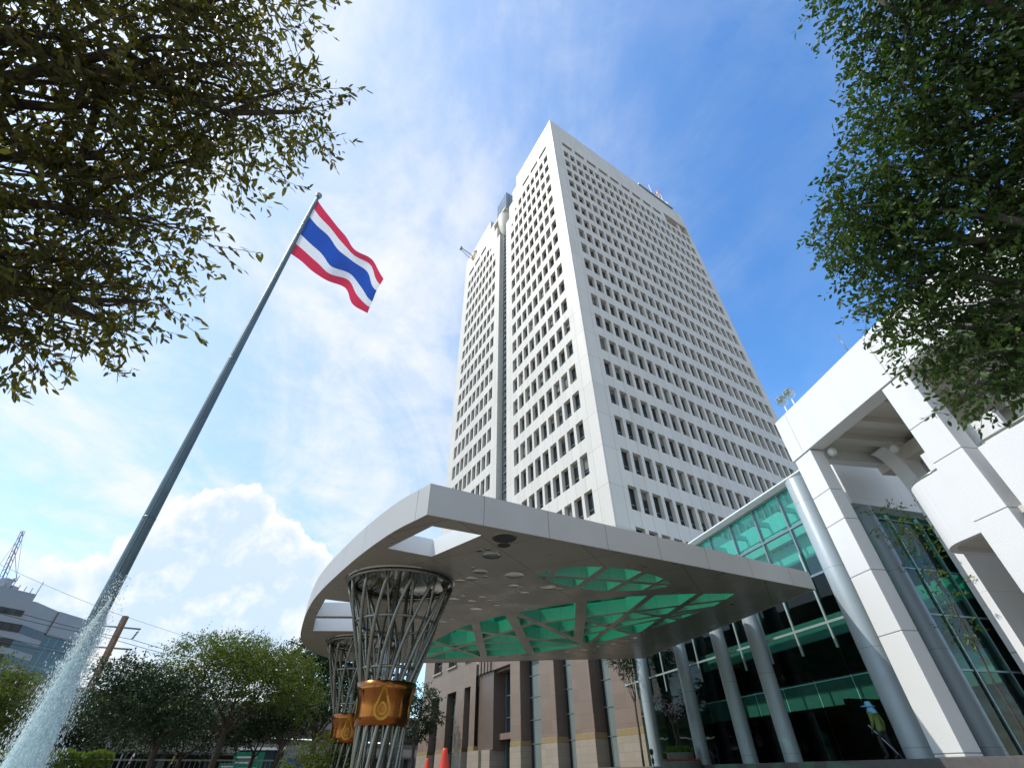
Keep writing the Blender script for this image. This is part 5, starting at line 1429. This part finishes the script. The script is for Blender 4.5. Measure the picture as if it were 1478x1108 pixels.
# elevated road with piers, low bridge in front
hw = thing('elevated_road', 'grey concrete elevated road running behind the trees', 'elevated road', pol(-30, 88))
ha, hb_ = Vector(pol(-62, 84)[:2]), Vector(pol(-8, 118)[:2]); hd = (hb_ - ha).normalized(); hn = Vector((-hd.y, hd.x)); HL = (hb_ - ha).length
def hf(x, y, z): p = ha + hd * x + hn * y; return (p.x, p.y, z)
mb = MB(); mb.box(0, HL, 0, 11, 6.3, 7.2, fr=hf); mb.prism([(1.5, 5.4), (9.5, 5.4), (11, 6.297), (0, 6.297)], 0, HL, fr=lambda x, y, z: hf(z, x, y)); mb.build('deck', M['concrete'], hw)
mb = MB(); mb.box(0, HL, -.12, .12, 7.204, 8.9, fr=hf); mb.box(0, HL, 10.9, 11.1, 7.204, 8.5, fr=hf); mb.build('parapet', M['concrete'], hw)
for i in range(6):
    x = 8 + i * 17.5
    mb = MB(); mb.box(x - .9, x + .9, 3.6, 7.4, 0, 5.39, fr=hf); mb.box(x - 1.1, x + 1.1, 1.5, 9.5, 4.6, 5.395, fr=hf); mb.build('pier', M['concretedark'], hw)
lb = thing('low_bridge', 'long low concrete bridge beam above the street level fence', 'bridge', pol(-28, 80))
la, lb2 = Vector(pol(-46, 74)[:2]), Vector(pol(-9.0, 112)[:2]); ld_ = (lb2 - la).normalized(); ln = Vector((-ld_.y, ld_.x)); LL = (lb2 - la).length
def lf(x, y, z): p = la + ld_ * x + ln * y; return (p.x, p.y, z)
mb = MB(); mb.box(0, LL, 0, 6, 2.75, 3.85, fr=lf); mb.build('beam', M['concrete'], lb)
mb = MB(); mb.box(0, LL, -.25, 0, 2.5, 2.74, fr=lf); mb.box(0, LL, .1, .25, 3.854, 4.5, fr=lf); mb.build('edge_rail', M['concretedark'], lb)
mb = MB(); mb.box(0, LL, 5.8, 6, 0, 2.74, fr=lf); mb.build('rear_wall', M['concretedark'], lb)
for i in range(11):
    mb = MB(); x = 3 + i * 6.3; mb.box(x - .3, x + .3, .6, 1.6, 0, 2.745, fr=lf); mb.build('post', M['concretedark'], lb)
# power pole and its lines
pp = pol(-38.2, 60)
up_ = thing('utility_pole', 'brown concrete power pole with three crossarms beside the flagpole', 'power pole', (pp[0], pp[1], 0))
M['poleb'] = surface('brown_pole', (.20, .13, .085), .8, var=.2, nscale=2.)
mb = MB(); mb.prism([(pp[0] - .2, pp[1] - .2), (pp[0] + .2, pp[1] - .2), (pp[0] + .2, pp[1] + .2), (pp[0] - .2, pp[1] + .2)], 0, 12.1); mb.build('post', M['poleb'], up_)
wd = Vector((.90, .44)).normalized(); wn = Vector((wd.y, -wd.x))
ax = Vector((.8, .6)); arm_pts = []
for z, L in ((11.1, 1.9), (9.4, 2.0), (7.7, 2.1)):
    mb = MB(); mb.tube([(pp[0] - ax.x * L, pp[1] - ax.y * L, z), (pp[0] + ax.x * L * .85, pp[1] + ax.y * L * .85, z + .08)], .075, 6); mb.build('crossarm', M['frame'], up_)
    for s_ in (-1, 1):
        q = (pp[0] + ax.x * L * .8 * s_, pp[1] + ax.y * L * .8 * s_)
        mb = MB()
        pts = [(q[0], q[1], z), (q[0] - .28 * s_, q[1], z - .8)]
        mb.tube(pts, .03, 5)
        for k in range(5):
            t = .25 + k * .16; c = Vector(pts[0]).lerp(Vector(pts[1]), t); mb.lathe([(.02, -.04), (.12, -.02), (.12, .02), (.02, .05)], c, 8)
        mb.build('insulator', M['dark'], up_); arm_pts.append((q[0] - .28 * s_, q[1], z - .8))
def wire(a, b, sag, label, r_=.022):
    pts = []
    for i in range(15):
        t = i / 14; p = Vector(a).lerp(Vector(b), t); p.z -= sag * 4 * t * (1 - t); pts.append(p)
    mb = MB(); mb.tube(pts, r_, 5); o = mb.build('power_line', M['dark']); tag(o, label, 'power line', 'power lines on the brown pole'); return o
farL = [pol(-56, 52), pol(-57, 50)]; farR = [pol(-6, 105), pol(-7, 100)]
k = 0
nm = ['top', 'middle', 'lowest']
for i, z in enumerate((10.3, 8.6, 6.9)):
    for s_ in (0, 1):
        a = arm_pts[i * 2 + s_]
        side = ('left', 'right')[s_]
        wire((farL[s_][0], farL[s_][1], z + 1.0), a, .5, f'{nm[i]} cable running left past the office block from the {side} end of a crossarm')
        wire(a, (farR[s_][0], farR[s_][1], z + .4), 1.4, f'{nm[i]} cable running right over the trees from the {side} end of a crossarm')
wire((farL[0][0] - 2, farL[0][1], 15.5), (pp[0], pp[1], 12.05), .4, 'thin earth wire from the pole top rising across the sky to the left', .012)
wire((pp[0], pp[1], 12.05), (farR[0][0], farR[0][1], 12.4), 1.4, 'thin earth wire from the pole top over the rain tree to the right', .012)
# hedge, fence, signs, flags, truck, lamps
hc_ = thing('hedge', 'clipped light green hedge right of the fountain jet', 'hedge', pol(-37, 24)); g = np.random.default_rng(70)
n = 5200; a = R(1) * (-42.5 + 8.0 * g.random(n)); dd = 24 + .9 * g.random(n); sh = g.random(n); z = np.where(sh < .5, .92 + .12 * g.random(n), .1 + .9 * g.random(n)); dd = np.where(sh < .5, dd, 24 + .1 * g.random(n))
pos = np.stack([dd * np.sin(a), dd * np.cos(a), z + .05 * np.sin(a * 160)], 1); d = g.normal(size=(n, 3)) * .7 + np.array((.1, -.5, .9))
leaves_mesh('leaves', pos, d, .07 + .06 * g.random(n), .5, M['leaf_shrub'], hc_, seed=71)
mb = MB()
hp = [pol(-42.5 + 8.0 * i / 12, 24.12)[:2] for i in range(13)]; hq = [pol(-34.5 - 8.0 * i / 12, 24.8)[:2] for i in range(13)]
mb.prism([tuple(p) for p in hp + hq], 0, .86); mb.build('twig_core', M['leaf_dark'], hc_)
fn = thing('street_fence', 'low grey-green metal fence along the street', 'fence', pol(-28, 50))
fa, fb2 = Vector(pol(-44, 50)[:2]), Vector(pol(-14.5, 56)[:2]); fd = (fb2 - fa).normalized(); FL = (fb2 - fa).length
def ff(x, y, z): p = fa + fd * x + Vector((-fd.y, fd.x)) * y; return (p.x, p.y, z)
mb = MB(); mb.box(0, FL, -.04, .04, 1.32, 1.42, fr=ff); mb.box(0, FL, -.03, .03, .3, .36, fr=ff); mb.build('rail', M['framelight'], fn)
mb = MB()
for i in range(int(FL / .35)): mb.box(i * .35 - .015, i * .35 + .015, -.015, .015, .36, 1.32, fr=ff)
mb.build('bars', M['frame'], fn)
SG = plain('green_sign_face', (.01, .22, .13), .45); M['sign'] = SG
def sign(az, d, z0, z1, w, label):
    c = pol(az, d); t = thing('road_sign', label, 'road sign', c, 'green road signs behind the fence'); dx = Vector((math.cos(R(az)), -math.sin(R(az))))
    def sf(x, y, z): return (c[0] + dx.x * x + dx.y * y, c[1] + dx.y * x - dx.x * y, z)
    mb = MB(); mb.box(-w / 2, w / 2, -.03, .03, z0, z1, fr=sf); mb.build('panel', SG, t)
    mb = MB()
    for k, (x0, x1, zf) in enumerate(((.1, .75, .72), (.1, .55, .48), (.1, .85, .22))): mb.box(-w / 2 + w * x0, -w / 2 + w * x1, .031, .04, z0 + (z1 - z0) * zf, z0 + (z1 - z0) * (zf + .08), fr=sf)
    mb.build('markings', M['mwht'], t)
    mb = MB()
    for x in (-w * .3, w * .3): mb.box(x - .05, x + .05, -.13, -.034, 0, z1, fr=sf)
    mb.build('legs', M['frame'], t)
sign(-25.9, 55, .3, 1.25, 1.4, 'smaller green road sign, lower and left of its neighbour'); sign(-24.5, 55.5, .5, 2.0, 2.4, 'larger green road sign, right of the smaller one')
tk = pol(-22.4, 62); tr_ = thing('box_truck', 'white-roofed box truck passing behind the fence', 'truck', tk); td = Vector((.97, .24))
def tf(x, y, z): return (tk[0] + td.x * x - td.y * y, tk[1] + td.y * x + td.x * y, z)
mb = MB(); mb.box(-3.2, 2.0, -1.1, 1.1, .8, 2.3, fr=tf); mb.build('box', M['offdark'], tr_, bevel=.05)
mb = MB(); mb.box(-3.3, 2.1, -1.2, 1.2, 2.304, 2.5, fr=tf); mb.build('roof', M['mwht'], tr_)
mb = MB(); mb.prism([(2.1, .6), (3.9, .6), (3.9, 1.4), (3.4, 2.2), (2.1, 2.2)], -1.05, 1.05, fr=lambda x, y, z: tf(x, z, y)); cabm = mb.build('cab', M['offwhite'], tr_, bevel=.05)
mb = MB(); mb.box(2.4, 3.3, -1.07, -1.055, 1.4, 2.05, fr=tf); mb.build('side_window', M['twglass'], cabm)
for x in (-2.2, -1.2, 2.9):
    for s_ in (-1, 1):
        mb = MB(); mb.tube([tf(x, s_ * .8, .45), tf(x, s_ * 1.12, .45)], .45, 16); mb.build('wheel', M['dark'], tr_)
YEL = [plain('yellow_flag_cloth', (.75, .48, .03), .7)]
def small_flag(az, d, label, mats, stripes):
    c = pol(az, d); t = thing('flag_staff', 'thin staff leaning from the fence with the ' + ('yellow' if stripes else 'striped') + ' flag', 'staff', c)
    mb = MB(); top = (c[0] + .5, c[1], 2.3); mb.tube([c, top], .02, 5); mb.build('staff', M['frame'], t)
    T_ = np.array(top); B_ = T_ + (-.2, 0, -.72)
    make_flag('small_flag', label, T_, B_, T_ + (-.25, .2, -.75), B_ + (-.2, .2, -.62), .06, 16, 8, mats=mats, stripes=stripes)
small_flag(-30.6, 49.5, 'small yellow flag hanging over the fence', YEL, 1); small_flag(-33.6, 49.5, 'small red, white and blue striped flag hanging over the fence', None, None)
small_flag_done = True
for az, d, lab in ((-34.0, 56, 'street lamp with a single arm right of the jet'), (-24.6, 62, 'twin-armed street lamp above the green signs')):
    c = pol(az, d); t = thing('street_lamp', lab, 'street lamp', c, 'street lamps')
    mb = MB(); h = 4.6 if 'single' in lab else 4.2; mb.tube([c, (c[0], c[1], h)], .06, 6); mb.build('post', M['frame'], t)
    for s_ in ((-1,) if 'single' in lab else (-1, 1)):
        mb = MB(); mb.tube([(c[0], c[1], h), (c[0] + .9 * s_, c[1], h + .25)], .035, 5); mb.lathe([(.02, .08), (.16, .05), (.22, -.03), (.02, -.06)], (c[0] + 1.1 * s_, c[1], h + .27), 10, sx=1.6); mb.build('lamp_head', M['mwht'], t)
BLU = plain('blue_canvas', (.02, .09, .33), .7)
nb = thing('notice_board', 'pale notice board with a blue panel left of the lattice columns', 'notice board', pol(-20.6, 46)); c = pol(-20.6, 46)
mb = MB(); mb.box(c[0] - .9, c[0] + .9, c[1] - .05, c[1] + .05, .3, 2.0); mb.build('board', M['offwhite'], nb)
mb = MB(); mb.box(c[0] - .6, c[0] + .5, c[1] - .08, c[1] - .053, .7, 1.4); mb.build('blue_panel', BLU, nb)

# ------------------------------------------------------------------ the cleaner by the big column
def person():
    base = Vector((13.2, 20.76, TZ))
    t = thing('person', 'person in green jacket and blue sun hat walking past the biggest blue column', 'person', base)
    J = {}
    # facing away and a little to the left, mid-stride
    f = Vector((-.35, .94, 0)).normalized(); r_ = Vector((f.y, -f.x, 0))
    def P(a, b, z): return base + r_ * a + f * b + Vector((0, 0, z))
    sk = [('pelvis', P(0, 0, .86), .135, None), ('waist', P(0, .0, 1.0), .125, 'pelvis'), ('chest', P(0, .02, 1.18), .15, 'waist'), ('upper', P(0, .03, 1.30), .125, 'chest'), ('neck', P(0, .04, 1.40), .055, 'upper'), ('head', P(-.01, .06, 1.50), .085, 'neck'), ('crown', P(-.01, .06, 1.60), .075, 'head'),
          ('lhip', P(-.09, 0, .80), .10, 'pelvis'), ('lknee', P(-.10, .10, .46), .065, 'lhip'), ('lank', P(-.10, .04, .09), .042, 'lknee'), ('ltoe', P(-.11, .20, .035), .035, 'lank'),
          ('rhip', P(.09, 0, .80), .10, 'pelvis'), ('rknee', P(.10, -.04, .45), .065, 'rhip'), ('rank', P(.10, -.17, .10), .042, 'rknee'), ('rtoe', P(.12, -.03, .035), .035, 'rank'),
          ('lsh', P(-.17, .02, 1.31), .075, 'upper'), ('lel', P(-.24, .0, 1.06), .056, 'lsh'), ('lwr', P(-.22, .13, .84), .040, 'lel'), ('lpalm', P(-.21, .18, .77), .036, 'lwr'),
          ('rsh', P(.17, .02, 1.31), .075, 'upper'), ('rel', P(.25, -.03, 1.06), .056, 'rsh'), ('rwr', P(.29, .05, .83), .040, 'rel'), ('rpalm', P(.30, .08, .76), .036, 'rwr')]
    idx = {s[0]: i for i, s in enumerate(sk)}
    V = [s[1] for s in sk]; Rd = [s[2] for s in sk]; E = [(idx[s[3]], i) for i, s in enumerate(sk) if s[3]]
    for w, sg in (('lpalm', -1), ('rpalm', 1)):       # five fingers from each palm
        c = V[idx[w]]
        for k in range(4):
            o = c + f * (-.022 + .016 * k) + r_ * (.004 * sg); e1 = o + Vector((0, 0, -.035)) ; e2 = e1 + Vector((0, 0, -.022 - .006 * (k in (1, 2)))) - r_ * .016 * sg
            b = len(V); V += [e1, e2]; Rd += [.0095, .008]; E += [(idx[w], b), (b, b + 1)]
        e1 = c + f * .035 + Vector((0, 0, -.012)) ; e2 = e1 + Vector((0, 0, -.03)) + f * .008
        b = len(V); V += [e1, e2]; Rd += [.011, .009]; E += [(idx[w], b), (b, b + 1)]
    me = bpy.data.meshes.new('body'); me.from_pydata([tuple(v) for v in V], E, []); me.update()
    ob = bpy.data.objects.new('tmp', me); COL.objects.link(ob)
    md = ob.modifiers.new('skin', 'SKIN'); md.use_smooth_shade = True
    for i, v in enumerate(me.skin_vertices[0].data): v.radius = (Rd[i], Rd[i] * (.82 if i in (0, 1, 2, 3) else 1)); v.use_root = i == 0
    sb = ob.modifiers.new('sub', 'SUBSURF'); sb.levels = 2; sb.render_levels = 2
    dg = bpy.context.evaluated_depsgraph_get()
    m2 = bpy.data.meshes.new_from_object(ob.evaluated_get(dg)); bpy.data.objects.remove(ob)
    m2.name = 'body'
    for v in m2.vertices: v.co = v.co - base
    GJ = plain('green_jacket', (.11, .17, .035), .75, var=.25, nscale=9); PT = plain('black_trousers', (.012, .012, .016), .8); SKN = plain('skin', (.36, .2, .13), .5); GL = plain('dark_glove', (.03, .028, .028), .8); SH = plain('shoe', (.02, .02, .02), .6)
    m2.materials.clear()
    for m in (GJ, PT, SKN, GL, SH): m2.materials.append(m)
    for p in m2.polygons:
        c = p.center; side = abs(Vector((c.x, c.y, 0)).dot(r_))
        if c.z > 1.385: k = 2
        elif c.z < .085: k = 4
        elif side > .155 and c.z < .85: k = 3
        elif c.z < .80 and side < .19: k = 1
        else: k = 0
        p.material_index = k; p.use_smooth = True
    body = link_mesh('body', m2, t)
    # sun hat with a wide brim and a neck cloth, both blue
    HB = surface('blue_patterned_cloth', (.06, .26, .50), .75, var=.55, nscale=22., col2=(.20, .48, .62))
    hcn = base + r_ * -.01 + f * .06 + Vector((0, 0, 1.50))
    mb = MB(); mb.lathe([(.012, .185), (.07, .18), (.105, .145), (.115, .08), (.118, .06), (.20, .03), (.215, .02), (.20, .022), (.115, .045)], hcn, 24, sx=1.0, sy=1.0)
    q = hcn + f * .10 - r_ * .02; mb.lathe([(.16, .055), (.17, .03), (.02, .045)], q, 16)
    mb.build('hat', HB, t)
    mb = MB(); mb.lathe([(.108, .06), (.125, -.03), (.155, -.12), (.175, -.19), (.165, -.192), (.10, .04)], hcn - f * .03, 24); mb.build('neck_cloth', HB, t)
    # face parts on the far side
    mb = MB(); fc = hcn + f * .085
    mb.lathe([(.001, .02), (.016, -.012), (.018, -.03), (.001, -.034)], fc, 8)
    mb.build('nose', SKN, t)
    for s_ in (-1, 1):
        mb = MB(); mb.lathe([(.011 * math.sin(math.pi * i / 6) + .0005, -.011 * math.cos(math.pi * i / 6)) for i in range(7)], fc + r_ * .032 * s_ + Vector((0, 0, .015)) - f * .012, 8); mb.build('eye', GL, t)
    mb = MB(); c = fc - f * .004 + Vector((0, 0, -.055)); mb.box(-.024, .024, -.006, .006, -.005, .005, fr=lambda x, y, z: tuple(c + r_ * x + f * y + Vector((0, 0, z)))); mb.build('mouth', plain('lip', (.3, .1, .09)), t)
    st = thing('long_stick', 'long pale lilac stick held by the person in the green jacket', 'stick', base + f * .2)
    mb = MB(); a = P(.10, -.30, .03) ; b = P(-.26, .20, .98); mb.tube([a, b], .017, 8); mb.build('shaft', plain('lilac_paint', (.34, .33, .50), .4), st)
    mb = MB(); mb.tube([a - Vector((0, 0, .02)), a + (b - a).normalized() * .12], [.03, .018], 8); mb.build('ferrule', GL, st)
person()
